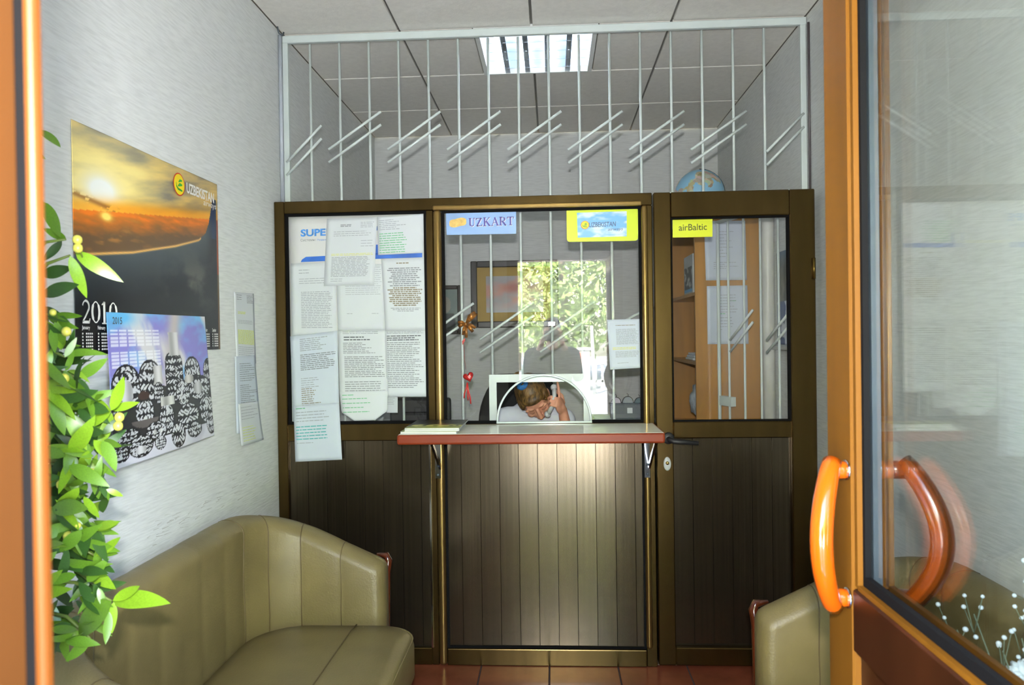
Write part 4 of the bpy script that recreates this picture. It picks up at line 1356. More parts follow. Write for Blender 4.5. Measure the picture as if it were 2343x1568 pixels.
# ------------------------------------------------------------------ white flowers in a floor vase behind the door glass
fv = thing('flower_vase', (.78, 1.13, 0), 'floor vase of tiny white flowers behind the door glass at the lower right', 'vase')
lathe('vase', [(.06, 0), (.085, .03), (.095, .25), (.06, .5), (.045, .62), (.06, .66), (.05, .655), (.035, .6), (.0, .4)], (.78, 1.13, 0), mat('blue_glaze', (110, 124, 150), 0.2), fv, 24)
tw_, fl = [], []
for k in range(26):
    a = random.uniform(0, 2 * PI); rr = random.uniform(.02, .13)
    top = Vector((.715 + rr * math.cos(a) * .9, 1.13 + rr * math.sin(a) * .8, random.uniform(.90, 1.07)))
    tw_.append(([(.78, 1.13, .62), ((.78 + top.x) / 2, (1.13 + top.y) / 2, .80), top], .0012))
    for q in range(5):
        e = top + Vector((random.gauss(0, .018), random.gauss(0, .018), random.gauss(.0, .016)))
        tw_.append(([top - Vector((0, 0, .03)), e], .0008))
        fl.append(e)
tubes('stems', tw_, mat('grey_stem', (96, 110, 92), 0.6), fv, 4)
FM = bpy.data.meshes.new('blossom')
bm_ = bmesh.new(); bmesh.ops.create_icosphere(bm_, subdivisions=2, radius=1.0); bm_.to_mesh(FM); bm_.free(); FM.materials.append(mat('white_petals', (206, 220, 228), 0.6, var=0.05))
for e in fl:
    o = bpy.data.objects.new('blossom', FM); C.objects.link(o); o.parent = fv; o.location = e - WORG[fv.name]
    r_ = random.uniform(.0026, .0045); o.scale = (r_, r_, r_)
BMf = bmesh.new()
for k in range(70):
    d = Vector((random.gauss(0, 1), random.gauss(0, 1), abs(random.gauss(0, .7)))).normalized()
    Mx = Matrix.Translation(Vector((.690, 1.12, .945)) + d * .018) @ d.to_track_quat('Z', 'Y').to_matrix().to_4x4() @ Matrix.Diagonal((.006, .009, .016, 1))
    bmesh.ops.create_icosphere(BMf, subdivisions=1, radius=1.0, matrix=Mx)
bm_obj('large_blossom', BMf, MATS['white_petals'], fv, True)
tube('stem', [(.78, 1.13, .62), (.74, 1.13, .80), (.692, 1.12, .94)], .0025, MATS['grey_stem'], fv, 6)

# ------------------------------------------------------------------ magazines on the counter
M_PAGES = mat('page_edges', (206, 206, 200), 0.8, var=0.1, scale=300, stretch=(0.02, 0.02, 1))
def magcol(u, v):
    n = fbm(u * 5, v * 4, 4, 31)
    c = mixc(np.tile([34, 36, 34], (len(u), 1)), [150, 160, 76], (.42 - v + (n - .5) * .9) * 5)
    c = mixc(c, [210, 206, 120], np.exp(-((v - .28) / .12) ** 2) * (n > .45))
    return mixc(c, [130, 60, 40], np.exp(-((u - .65) / .12) ** 2 - ((v - .45) / .1) ** 2) * .7)
for k, (dx, dy, rz, th, lab) in enumerate(((0, 0, -1.0, .010, 'bottom magazine with white page edges on the left end of the counter'), (.006, .004, 1.2, .008, 'middle magazine of the small stack on the left end of the counter'), (.010, .003, -.4, .006, 'top magazine with dark and yellow green cover on the counter'))):
    z0_ = 1.0735 + sum((.010, .008, .006)[:k])
    m_ = thing('magazine', (-.49 + dx, 3.095 + dy, z0_), lab, 'magazine', 'magazines on the counter')
    x0, x1, y0, y1 = -.615 + dx, -.385 + dx, 2.962 + dy, 3.255 + dy
    if k: x0 += .006
    box('pages', x0 + .002, x1 - .002, y0 + .002, y1 - .002, z0_ + .0008, z0_ + th - .0010, M_PAGES, m_)
    grid_obj('cover', lambda u, v, x0=x0, x1=x1, y0=y0, y1=y1, z=z0_ + th - .0003: np.stack([x0 + u * (x1 - x0), y0 + v * (y1 - y0), np.full_like(u, z)], 1), 40, 50, M_PRINT, m_, thick=.0007, color=magcol)
    box('back_cover', x0, x1, y0, y1, z0_, z0_ + .0008, M_PAPER, m_)
    m_.rotation_euler = (0, 0, R(rz))

# ------------------------------------------------------------------ the office behind
def framed(name, x0, x1, z0, z1, fw, fm, label, art, matw=0.0, matm=None):
    t = thing(name, ((x0 + x1) / 2, YB - .01, z0), label, 'picture')
    y0 = YB - .028
    for nm, b in (('frame_side', (x0, x0 + fw, y0, YB - .001, z0, z1)), ('frame_side', (x1 - fw, x1, y0, YB - .001, z0, z1)), ('frame_side', (x0 + fw, x1 - fw, y0, YB - .001, z0, z0 + fw)), ('frame_side', (x0 + fw, x1 - fw, y0, YB - .001, z1 - fw, z1))):
        box(nm, *b, fm, t, bev=.006, seg=2)
    if matw:
        box('mount', x0 + fw, x1 - fw, YB - .014, YB - .008, z0 + fw, z1 - fw, matm, t)
    a = fw + matw
    grid_obj('picture', lambda u, v: np.stack([x0 + a + u * (x1 - x0 - 2 * a), np.full_like(u, YB - .0145), z0 + a + v * (z1 - z0 - 2 * a)], 1), 40, 40, M_PRINT, t, color=art)
    return t
M_FRAME = mat('black_frame', (48, 46, 44), 0.3, var=0.1)
def art1(u, v):
    n = fbm(u * 3, v * 3, 4, 41)
    c = mixc(np.tile([150, 148, 150], (len(u), 1)), [186, 132, 118], (n - .4) * 4)
    c = mixc(c, [150, 62, 44], np.exp(-((u - .5) / .18) ** 2 - ((v - .68) / .12) ** 2) * 1.2)
    return mixc(c, [166, 172, 178], (.35 - v) * 3)
framed('framed_picture', -.566, .05, 1.523, 1.993, .045, M_FRAME, 'large black framed picture with gold mount on the back wall', art1, .062, mat('gold_mount', (168, 138, 50), 0.5))
def art2(u, v):
    n = fbm(u * 3, v * 3, 3, 51)
    c = mixc(np.tile([96, 116, 112], (len(u), 1)), [140, 156, 150], n)
    c = mixc(c, [150, 148, 138], 1.2 * (ell(u, v, .55, .62, .2, .2) < 1))
    return mixc(c, [52, 60, 62], 1.0 * ((v < .42) & (np.abs(u - .5) < .42 - .3 * np.maximum(0, v - .2))))
framed('framed_picture', -.885, -.634, 1.481, 1.827, .028, mat('brown_black_frame', (44, 34, 30), 0.3), 'small dark framed portrait style picture on the back wall left of the larger one', art2)

# bookcase with open shelves facing the room, closed side towards the door
BX, BY0, BY1, BZ = .795, 4.165, 5.10, 2.15
bc = thing('bookcase', (.98, 4.63, 0), 'orange beech bookcase standing against the right office wall', 'bookcase')
box('side_panel', BX, WR - .015, BY0, BY0 + .02, 0, BZ, M_WOOD, bc, bev=.001)
box('side_panel', BX, WR - .015, BY1 - .02, BY1, 0, BZ, M_WOOD, bc, bev=.001)
box('back_panel', WR - .022, WR - .015, BY0 + .02, BY1 - .02, 0, BZ, M_WOOD, bc)
for z in (.08, .48, .87, 1.285, 1.675, 2.13):
    box('shelf_board', BX + .005, WR - .022, BY0 + .02, BY1 - .02, z, z + .02, M_WOOD, bc, bev=.001)
NB = (0, -1, 0)
def bq(px): return [at(x, y, Y=BY0 - .001) for x, y in px]
S_('posted_sheet', bq([(1611, 506), (1705, 505), (1709, 641), (1615, 642)]), M_PAPERB, 'upper typed sheet taped to the side of the bookcase', 'notice', [(.82, .40, 9, .28, .75, M_INKL, .006, .3), (.3, .2, 4, .2, .8, M_INKL, .006, .5)], NB, 'sheets on the bookcase side', amp=.0005)
S_('posted_sheet', bq([(1617, 655), (1710, 653), (1713, 787), (1619, 788)]), M_PAPERB, 'lower typed sheet with green headings taped to the side of the bookcase', 'notice', [(.84, .55, 7, .25, .75, M_INKL, .006, .25), (.74, .74, 1, .5, .72, M_GREEN, .008, 0), (.52, .52, 1, .32, .44, M_GREEN, .008, 0), (.45, .25, 5, .3, .75, M_INKL, .006, .4)], NB, 'sheets on the bookcase side', amp=.0005)
# things on the shelves
def shelfart(u, v):
    n = fbm(u * 6, v * 6, 3, 61)
    return mixc(mixc(np.tile([30, 32, 34], (len(u), 1)), [190, 190, 186], (n - .5) * 6), [80, 160, 210], (.14 - v) * 30)
pf = thing('photo_frame', (BX + .04, 4.52, 1.695), 'silver framed photograph on the upper shelf of the bookcase', 'photo frame')
box('stand', BX + .028, BX + .040, 4.38, 4.66, 1.695, 1.93, M_GREYPL, pf, bev=.003)
grid_obj('photo', lambda u, v: np.stack([np.full_like(u, BX + .0275), 4.64 - u * .24, 1.71 + v * .15], 1), 30, 30, M_PRINT, pf, color=shelfart)
for k in range(3):
    z = 1.306 + k * .014
    s_ = box('paper_pile', BX + .02 + .01 * k, BX + .24, 4.36 + .012 * k, 4.60 + .01 * k, z, z + .013, M_PAPER, None, bev=.003)
    tag(s_, '%s bundle of white paper on the middle bookcase shelf' % ('lowest', 'middle', 'topmost')[k], 'paper', 'paper bundles on the middle shelf')
bag = bmesh.new()
bmesh.ops.create_icosphere(bag, subdivisions=3, radius=1.0)
for v_ in bag.verts:
    k = 1 + .18 * math.sin(7 * v_.co.x + 3) * math.sin(6 * v_.co.y + 1) + .12 * math.sin(11 * v_.co.z)
    v_.co = Vector((BX + .12 + v_.co.x * .085 * k, 4.52 + v_.co.y * .13 * k, 1.055 + v_.co.z * .12 * k))
tag(bm_obj('plastic_bag', bag, mat('white_plastic', (186, 196, 206), 0.4, var=0.3, scale=20), None, True), 'crumpled white plastic bag on the lower bookcase shelf', 'bag')
# globe on the bookcase
def globe_mat():
    m = bpy.data.materials.new('globe_map'); m.use_nodes = True
    n = m.node_tree; p = n.nodes['Principled BSDF']; p.inputs['Roughness'].default_value = .3
    tc = n.nodes.new('ShaderNodeTexCoord')
    nz = n.nodes.new('ShaderNodeTexNoise'); nz.inputs['Scale'].default_value = 9.5; nz.inputs['Detail'].default_value = 4
    vo = n.nodes.new('ShaderNodeTexVoronoi'); vo.inputs['Scale'].default_value = 34
    n.links.new(tc.outputs['Object'], nz.inputs['Vector']); n.links.new(tc.outputs['Object'], vo.inputs['Vector'])
    hs = n.nodes.new('ShaderNodeHueSaturation'); hs.inputs['Saturation'].default_value = .5; hs.inputs['Value'].default_value = .8
    mx0 = n.nodes.new('ShaderNodeMix'); mx0.data_type = 'RGBA'; mx0.inputs[0].default_value = .45; mx0.inputs[7].default_value = lin((222, 206, 150))
    n.links.new(vo.outputs['Color'], hs.inputs['Color']); n.links.new(hs.outputs[0], mx0.inputs[6])
    cr = n.nodes.new('ShaderNodeValToRGB'); cr.color_ramp.elements[0].position = .52; cr.color_ramp.elements[1].position = .53
    n.links.new(nz.outputs[0], cr.inputs[0])
    mx = n.nodes.new('ShaderNodeMix'); mx.data_type = 'RGBA'; mx.inputs[6].default_value = lin((156, 212, 244))
    n.links.new(cr.outputs[0], mx.inputs[0]); n.links.new(mx0.outputs[2], mx.inputs[7]); n.links.new(mx.outputs[2], p.inputs['Base Color'])
    return m
gc = Vector((.912, 4.6, 2.312))
gb = thing('globe', (gc.x, gc.y, BZ), 'blue desk globe on top of the bookcase', 'globe')
bm_ = bmesh.new(); bmesh.ops.create_uvsphere(bm_, u_segments=40, v_segments=24, radius=.148)
sp = bpy.data.meshes.new('sphere'); bm_.to_mesh(sp); bm_.free(); sp.materials.append(globe_mat()); sp.polygons.foreach_set('use_smooth', [True] * len(sp.polygons))
so = bpy.data.objects.new('sphere', sp); C.objects.link(so); so.parent = gb; so.location = gc - WORG[gb.name]; so.rotation_euler = (R(15), R(12), R(205))
lathe('base', [(.0, 0), (.085, 0), (.08, .008), (.02, .014), (.012, .02)], (gc.x, gc.y, BZ), M_OFFBLK, gb, 24)
tube('meridian_arm', [(gc.x + .153 * math.sin(R(a)), gc.y, gc.z - .153 * math.cos(R(a))) for a in range(0, 181, 12)], .004, M_GREYDK, gb, 6)
# white pipe and pictures on the right wall of the office
tag(tube('wall_pipe', [(WR - .034, 3.95, 0), (WR - .034, 3.95, 2.10), (WR - .020, 3.95, 2.13)], .030, mat('pipe_white', (206, 208, 200), 0.4), seg=16), 'white vertical heating pipe in front of the right office wall', 'pipe')
def wcol(u, v):
    n = fbm(u * 5, v * 5, 3, 71)
    c = mixc(np.tile([58, 62, 58], (len(u), 1)), [112, 112, 100], (n - .4) * 3)
    c = mixc(c, [70, 100, 130], (v - .82) * 6)
    low = v < .47
    c2 = mixc(np.tile([206, 212, 220], (len(u), 1)), [60, 84, 130], ((n > .56) & (u < .8)) * 1.0)
    return np.where(low[:, None], c2, c)
wc = grid_obj('wall_calendar', lambda u, v: np.stack([np.full_like(u, WR - .004), 3.90 - u * .40, 1.40 + v * .47], 1), 60, 70, M_PRINT, None, thick=.001, color=wcol)
tag(wc, 'picture calendar on the right office wall behind the door glass', 'calendar')
tag(box('wall_ledge', WR - .04, WR - .002, 3.48, 3.90, 1.375, 1.395, M_GREYPL, bev=.003), 'narrow grey ledge under the picture calendar on the right office wall', 'ledge')

# desk, monitor, printer, side cabinet with organiser
dk = thing('office_desk', (-.45, 3.72, 0), 'pale office desk behind the service window', 'desk')
box('desk_top', WL + .02, .16, 3.47, 3.98, .755, .785, M_CREAM, dk, bev=.003)
box('side_panel', WL + .03, WL + .05, 3.49, 3.96, 0, .755, M_CREAM, dk)
box('side_panel', .12, .14, 3.49, 3.96, 0, .755, M_CREAM, dk)
box('front_panel', WL + .05, .12, 3.50, 3.515, .3, .755, M_CREAM, dk)
mo = thing('monitor', (-.62, 3.68, .785), 'black computer monitor behind the left window, seen from the back', 'monitor')
box('housing', -.80, -.50, 3.60, 3.645, .93, 1.165, M_OFFBLK, mo, bev=.012, seg=2)
box('rear_bulge', -.73, -.57, 3.57, 3.605, .97, 1.10, M_OFFBLK, mo, bev=.015, seg=2)
box('stem', -.67, -.63, 3.61, 3.64, .79, .95, M_OFFBLK, mo, bev=.004)
lathe('foot', [(.0, 0), (.10, 0), (.095, .008), (.03, .014)], (-.65, 3.64, .785), M_OFFBLK, mo, 24)
box('screen', -.785, -.515, 3.645, 3.648, .945, 1.15, mat('screen_glass', (20, 24, 34), 0.1), mo)
pr_ = thing('printer', (-.96, 3.66, .785), 'light grey office printer behind the notices of the left window', 'printer')
box('body', -1.12, -.83, 3.52, 3.84, .787, 1.04, M_GREYPL, pr_, bev=.02, seg=3)
prism('paper_guide', [(-1.08, 3.70, 1.03), (-1.08, 3.73, 1.03), (-1.08, 3.80, 1.12), (-1.08, 3.785, 1.125)], (.22, 0, 0), M_GREYPL, pr_)
box('output_slot', -1.08, -.87, 3.518, 3.524, .86, .90, M_OFFBLK, pr_)
sb = thing('side_cabinet', (.33, 3.60, 0), 'low white cabinet behind the right part of the service window', 'cabinet')
box('body', .205, .47, 3.49, 3.76, 0, 1.035, M_WHITEP, sb, bev=.002)
box('top', .20, .475, 3.48, 3.765, 1.035, 1.057, mat('pale_top', (196, 206, 212), 0.25), sb, bev=.003)
box('door', .215, .46, 3.484, 3.49, .05, 1.02, M_WHITEP, sb, bev=.002)
og = thing('stamp_box', (.355, 3.62, 1.057), 'slate blue desk box with three round loops and a white tag', 'desk box')
box('body', .277, .437, 3.59, 3.65, 1.058, 1.128, M_GREYDK, og, bev=.003)
box('rim', .274, .440, 3.587, 3.653, 1.124, 1.131, M_GREYDK, og, bev=.002)
box('tag', .356, .381, 3.586, 3.5885, 1.084, 1.110, M_PAPER, og)
for k, (cx_, r_, mm) in enumerate(((.306, .024, mat('lilac_disc', (180, 172, 190), 0.5)), (.362, .027, mat('grey_disc', (128, 136, 146), 0.5)), (.416, .022, mat('teal_disc', (70, 96, 100), 0.5)))):
    dm = [(cx_ + r_ * .92 * math.cos(R(a)), 3.616, 1.130 + r_ * 1.1 * math.sin(R(a))) for a in range(0, 181, 12)]
    dd = prism('half_disc', dm, (0, .008, 0), mm, og)
    tube('loop', [(cx_ + r_ * math.cos(R(a)), 3.618, 1.130 + r_ * 1.22 * math.sin(R(a))) for a in range(0, 181, 12)] + [], .0016, M_OFFBLK, dd, 6)
    tube('hook', [(cx_ + .002, 3.618, 1.130 + r_ * 1.2), (cx_ + .003, 3.618, 1.130 + r_ * 1.2 + .010), (cx_ - .004, 3.618, 1.130 + r_ * 1.2 + .014)], .0012, M_OFFBLK, dd, 5)

# office chair
ch = thing('office_chair', (-.19, 4.36, 0), 'black high-backed office chair behind the seated woman', 'chair')
V, Fs = [], []
for j in range(15):
    t = j / 14
    z = .56 + t * .675
    hw = .262 * (1 - max(0, t - .55) ** 2.2 * 2.6) if t > .55 else .262
    hw = max(hw, .03)
    for i in range(9):
        u = -1 + i / 4
        V.append((-.185 + u * hw, 4.44 + .05 * t - .05 * (1 - u * u) * 0 + .05 * (abs(u) ** 2) * -1 + .02, z))
n0 = len(V)
for j in range(14):
    for i in range(8):
        a = j * 9 + i
        Fs.append((a, a + 1, a + 10, a + 9))
o = mesh_obj('backrest', V, Fs, mat('black_fabric', (18, 18, 20), 0.8, var=0.2, scale=80), ch, True)
md = o.modifiers.new('thickness', 'SOLIDIFY'); md.thickness = .06; md.offset = 1
box('seat', -.44, .07, 4.05, 4.48, .43, .51, MATS['black_fabric'], ch, bev=.03, seg=3)
box('back_bracket', -.23, -.14, 4.44, 4.56, .40, .62, M_OFFBLK, ch, bev=.01)
tube('gas_lift', [(-.185, 4.27, .12), (-.185, 4.27, .44)], .025, M_CHROME, ch, 12)
for k in range(5):
    a = 2 * PI * k / 5 + .3
    tube('base_leg', [(-.185, 4.27, .13), (-.185 + .27 * math.cos(a), 4.27 + .27 * math.sin(a), .085)], [.022, .014], M_OFFBLK, ch, 8)
    lathe('castor', [(.006, -.014), (.026, -.014), (.026, .014), (.006, .014)], (-.185 + .27 * math.cos(a), 4.27 + .27 * math.sin(a), .027), M_OFFBLK, ch, 12, 'X')

# ribbon ornament and heart hung on a grille bar
on = thing('hanging_ornament', (XK[5] + .012, YG - .02, 1.16), 'gold ribbon bow and red heart hung on a grille bar', 'ornament')
yo = YG - .016
xo = XK[5]
M_RIB = mat('gold_ribbon', (164, 104, 34), 0.25, metal=0.4, var=0.5, scale=90)
M_REDG = mat('red_glitter', (190, 24, 26), 0.3, var=0.4, scale=200, metal=0.2)
def ribbon(name, pts, wd, m, par):
    V, Fs = [], []
    pts = [Vector(p) for p in pts]
    for i, p in enumerate(pts):
        t = (pts[min(i + 1, len(pts) - 1)] - pts[max(i - 1, 0)]).normalized()
        s_ = t.cross(Vector((0, 1, .3))).normalized() * (wd[i] if hasattr(wd, '__len__') else wd) / 2
        V += [p + s_, p - s_]
    for i in range(len(pts) - 1): Fs.append((2 * i, 2 * i + 1, 2 * i + 3, 2 * i + 2))
    o = mesh_obj(name, V, Fs, m, par, True)
    q = o.modifiers.new('thickness', 'SOLIDIFY'); q.thickness = .0008
    return o
kn = Vector((xo + .020, yo - .006, 1.520))
for (ex, ez, wd) in ((.048, .052, .030), (.046, -.018, .018), (.034, -.036, .018), (-.012, -.050, .016), (.004, -.062, .016), (-.034, .006, .022), (-.032, -.012, .018)):
    e = kn + Vector((ex, -.012, ez))
    ribbon('bow_loop', [kn, (kn + e) / 2 + Vector((0, -.012, .004)), e], [.008, wd, wd * .75], M_RIB, on)
bm_ = bmesh.new(); bmesh.ops.create_icosphere(bm_, subdivisions=2, radius=.009, matrix=Matrix.Translation(kn))
bm_obj('knot', bm_, M_RIB, on, True)
prism('red_tag', [kn + Vector(p) for p in ((-.018, -.004, -.078), (-.004, -.004, -.062), (-.002, -.004, -.074), (-.016, -.004, -.096))], (0, .001, 0), mat('red_tag', (206, 60, 50), 0.5, var=0.4, scale=150), on)
tube('string', [kn + Vector((-.010, -.004, -.085)), (xo + .012, yo - .008, 1.36), (xo + .018, yo - .008, 1.312)], .0008, M_REDG, on, 5)
hp = []
for k in range(40):
    a = 2 * PI * k / 40
    hp.append((16 * math.sin(a) ** 3, 13 * math.cos(a) - 5 * math.cos(2 * a) - 2 * math.cos(3 * a) - math.cos(4 * a)))
hc = Vector((xo + .030, yo - .012, 1.278))
V, Fs = [], []
ca, sa = math.cos(R(18)), math.sin(R(18))
lay = [(-.011, .35), (-.009, .7), (-.005, .93), (0, 1.0), (.005, .93), (.009, .7), (.011, .35)]
for (dy_, k) in lay:
    for (x, z) in hp:
        x2, z2 = (x * ca - z * sa), (x * sa + z * ca)
        V.append(hc + Vector((x2 * .00155 * k, dy_, z2 * .00160 * k)))
nn = len(hp)
for j in range(len(lay) - 1):
    for i in range(nn):
        a, b = j * nn + i, j * nn + (i + 1) % nn
        Fs.append((a, b, b + nn, a + nn))
Fs.append(tuple(range(nn))); Fs.append(tuple((len(lay) - 1) * nn + i for i in range(nn)))
bm_ = bmesh.new(); vs = [bm_.verts.new(v) for v in V]
for f in Fs: bm_.faces.new([vs[i] for i in f])
ht = bm_obj('heart', bm_, M_REDG, on, True)
strokes([([(-.006, .004), (.004, .007)], .0022), ([(-.004, -.002), (.008, .002)], .0022), ([(0, -.007), (.007, -.004)], .002)], frame(hc + Vector((.004, -.0125, 0)), (1, 0, .1), (0, 0, 1)), M_WHITEINK, ht, 'heart_print')
for (ex, ez) in ((-.016, -.072), (.002, -.082), (.014, -.098)):
    st_ = hc + Vector((-.006, 0, -.026))
    ribbon('red_ribbon', [st_, st_ + Vector((ex * .3, -.004, ez * .35)), st_ + Vector((ex * .9, -.002, ez * .7)), st_ + Vector((ex, 0, ez))], .0055, mat('red_satin', (206, 34, 30), 0.35), on)

# ------------------------------------------------------------------ people
def capsule(bm, p0, p1, r0, r1, seg=14):
    p0, p1 = Vector(p0), Vector(p1)
    ax = p1 - p0
    L = ax.length
    t = ax / L if L > 1e-6 else Vector((0, 0, 1))
    a = Vector((0, 0, 1)) if abs(t.z) < .9 else Vector((1, 0, 0))
    u = t.cross(a).normalized(); v = t.cross(u)
    rows = []
    for k in range(5): 
        an = -PI / 2 + (PI / 2) * k / 4
        rows.append((r0 * math.sin(an), r0 * math.cos(an)))
    for k in range(5):
        an = (PI / 2) * k / 4
        rows.append((L + r1 * math.sin(an), r1 * math.cos(an)))
    ring = []
    for s_, r_ in rows:
        ring.append([bm.verts.new(p0 + t * s_ + (u * math.cos(2 * PI * k / seg) + v * math.sin(2 * PI * k / seg)) * max(r_, .0004)) for k in range(seg)])
    for i in range(len(ring) - 1):
        for k in range(seg):
            bm.faces.new((ring[i][k], ring[i][(k + 1) % seg], ring[i + 1][(k + 1) % seg], ring[i + 1][k]))
    bm.faces.new(ring[0][::-1]); bm.faces.new(ring[-1])

def ellipsoid(bm, c, rad, axes=None):
    ax = axes or (Vector((1, 0, 0)), Vector((0, 1, 0)), Vector((0, 0, 1)))
    Mx = Matrix(((ax[0].x * rad[0], ax[1].x * rad[1], ax[2].x * rad[2], c[0]), (ax[0].y * rad[0], ax[1].y * rad[1], ax[2].y * rad[2], c[1]), (ax[0].z * rad[0], ax[1].z * rad[1], ax[2].z * rad[2], c[2]), (0, 0, 0, 1)))
    bmesh.ops.create_uvsphere(bm, u_segments=20, v_segments=14, radius=1.0, matrix=Mx)

def fused(name, bm, voxel, m, parent, smooth_it=4):
    bmesh.ops.recalc_face_normals(bm, faces=bm.faces[:])
    me = bpy.data.meshes.new(name); bm.to_mesh(me); bm.free()
    o = bpy.data.objects.new(name, me); C.objects.link(o)
    r_ = o.modifiers.new('r', 'REMESH'); r_.mode = 'VOXEL'; r_.voxel_size = voxel
    s_ = o.modifiers.new('s', 'SMOOTH'); s_.iterations = smooth_it; s_.factor = .5
    dg = bpy.context.evaluated_depsgraph_get(); dg.update()
    me2 = bpy.data.meshes.new_from_object(o.evaluated_get(dg))
    bpy.data.objects.remove(o)
    me2.name = name
    return from_mesh(name, me2, m, parent, True)

def ortho(F_, U_):
    F_ = Vector(F_).normalized(); U_ = Vector(U_); U_ = (U_ - F_ * U_.dot(F_)).normalized()
    return F_.cross(U_), F_, U_         # right-hand side axis, forward, up

def head_prims(bm, c, F_, U_, s=1.0):
    Sx, F_, U_ = ortho(F_, U_)
    P = lambda a, b, d: c + Sx * (a * s) + F_ * (b * s) + U_ * (d * s)
    A = (Sx, F_, U_)
    ellipsoid(bm, P(0, -.012, .025), (.074 * s, .092 * s, .088 * s), A)
    ellipsoid(bm, P(0, .022, -.030), (.062 * s, .064 * s, .080 * s), A)
    ellipsoid(bm, P(0, .045, -.092), (.030 * s, .026 * s, .022 * s), A)      # chin
    capsule(bm, P(0, .084, .012), P(0, .104, -.028), .009 * s, .013 * s)      # nose
    ellipsoid(bm, P(.013, .094, -.034), (.009 * s, .010 * s, .007 * s), A)
    ellipsoid(bm, P(-.013, .094, -.034), (.009 * s, .010 * s, .007 * s), A)
    for q in (-1, 1):
        ellipsoid(bm, P(q * .034, .074, .026), (.026 * s, .012 * s, .008 * s), A)   # brow ridge
        ellipsoid(bm, P(q * .032, .070, .006), (.015 * s, .012 * s, .010 * s), A)   # closed lid
        ellipsoid(bm, P(q * .040, .058, -.030), (.022 * s, .022 * s, .020 * s), A)  # cheek
        ellipsoid(bm, P(q * .076, -.010, -.012), (.009 * s, .020 * s, .031 * s), A) # ear
    ellipsoid(bm, P(0, .078, -.060), (.024 * s, .014 * s, .007 * s), A)       # lips
    ellipsoid(bm, P(0, .074, -.071), (.020 * s, .013 * s, .007 * s), A)
    return P, A

def face_details(P, A, s, parent, lipm, browm):
    bm = bmesh.new()
    ellipsoid(bm, P(0, .0835, -.060), (.021 * s, .0095 * s, .0058 * s), A)
    ellipsoid(bm, P(0, .080, -.0705), (.017 * s, .0085 * s, .0055 * s), A)
    bm_obj('lips', bm, lipm, parent, True)
    for q in (-1, 1):
        tube('eyebrow', [P(q * .016, .087, .029), P(q * .034, .086, .034), P(q * .052, .070, .028)], [.0022, .0026, .0014], browm, parent, 6)
        tube('eyelashes', [P(q * .019, .0815, -.001), P(q * .032, .0835, -.0045), P(q * .046, .076, -.001)], [.0009, .0013, .0009], mat('lash', (96, 66, 50), 0.7), parent, 6)

def hand(bm, wrist, palm_dir, normal, sgn, curls, spread=1.0, size=1.0):
    """palm and five fingers; curls: per finger (a1,a2,a3) bends in degrees, index..little; last is the thumb direction"""
    d = Vector(palm_dir).normalized(); n = Vector(normal); n = (n - d * n.dot(d)).normalized()
    side = d.cross(n) * sgn                 # towards the thumb side
    w_ = Vector(wrist)
    pc = w_ + d * .045 * size
    ellipsoid(bm, pc, (.040 * size, .050 * size, .015 * size), (side, d, n))
    capsule(bm, w_, w_ + d * .03 * size, .024 * size, .024 * size)
    tips = []
    for i, (off, L) in enumerate(((.030, .072), (.010, .080), (-.010, .074), (-.029, .058))):
        b = w_ + d * (.084 - .004 * abs(i - 1)) * size + side * off * size
        ang = 0.0
        dirv = (d + side * (.10 - .07 * i) * spread).normalized()
        rr = (.0088, .0090, .0086, .0076)[i] * size
        p = b
        for j, f_ in enumerate((.46, .30, .24)):
            if curls[i][0] == 'along':          # a straight finger laid along a given direction
                dv = Vector(curls[i][1 + j]).normalized()
            else:
                ang += R(curls[i][j])
                dv = dirv * math.cos(ang) + n * math.sin(ang)
            e = p + dv * L * f_ * size
            capsule(bm, p, e, rr * (1 - .08 * j), rr * (1 - .08 * (j + 1)), 10)
            p = e
        tips.append(p)
    tb = w_ + d * .025 * size + side * .032 * size
    td = Vector(curls[4])
    t1 = tb + (d * .55 + side * .75 + n * .25).normalized() * .036 * size
    t2 = t1 + (d * td.x + side * td.y + n * td.z).normalized() * .030 * size
    t3 = t2 + (d * (td.x + .2) + side * (td.y - .3) + n * (td.z + .1)).normalized() * .024 * size
    capsule(bm, tb, t1, .0125 * size, .0105 * size, 10); capsule(bm, t1, t2, .0105 * size, .0095 * size, 10); capsule(bm, t2, t3, .0095 * size, .0080 * size, 10)
    return tips

# --- the woman at the desk
wm = thing('person', (-.12, 4.2, 0), 'woman in white T-shirt bending over the desk with a telephone at her ear', 'person')
hcen = Vector((-.098, 3.860, 1.138))
FW, UW = Vector((.27, -.60, -.75)), Vector((-.30, -.72, .62))
bm = bmesh.new()
Pw, Aw = head_prims(bm, hcen, FW, UW, 1.02)
capsule(bm, Pw(0, -.035, -.055), (-.105, 4.00, 1.045), .050, .056)
# arms
shR, elR, wrR = Vector((-.265, 4.00, 1.015)), Vector((-.365, 3.86, .835)), Vector((-.225, 3.70, .812))
shL, elL, wrL = Vector((.060, 3.99, 1.010)), Vector((.092, 3.85, .835)), Vector((.050, 3.798, 1.078))
for a, b, c_ in ((shR, elR, wrR), (shL, elL, wrL)):
    capsule(bm, a, b, .046, .037); capsule(bm, b, (b + c_) / 2, .037, .034); capsule(bm, (b + c_) / 2, c_, .034, .024)
hand(bm, wrL, (-.30, -.62, .62), (-.88, .34, .10), -1, [('along', (-.10, -.05, 1), (-.12, .05, 1), (-.2, .12, 1)), (62, 62, 40), (66, 64, 40), (68, 64, 40), (.8, .2, .6)])
hand(bm, wrR, (.75, -.6, -.05), (.1, .1, -1), 1, [(20, 25, 20), (25, 30, 20), (28, 30, 20), (30, 30, 20), (.8, .3, .3)])
body = fused('body', bm, .0042, M_SKIN, wm, 3)
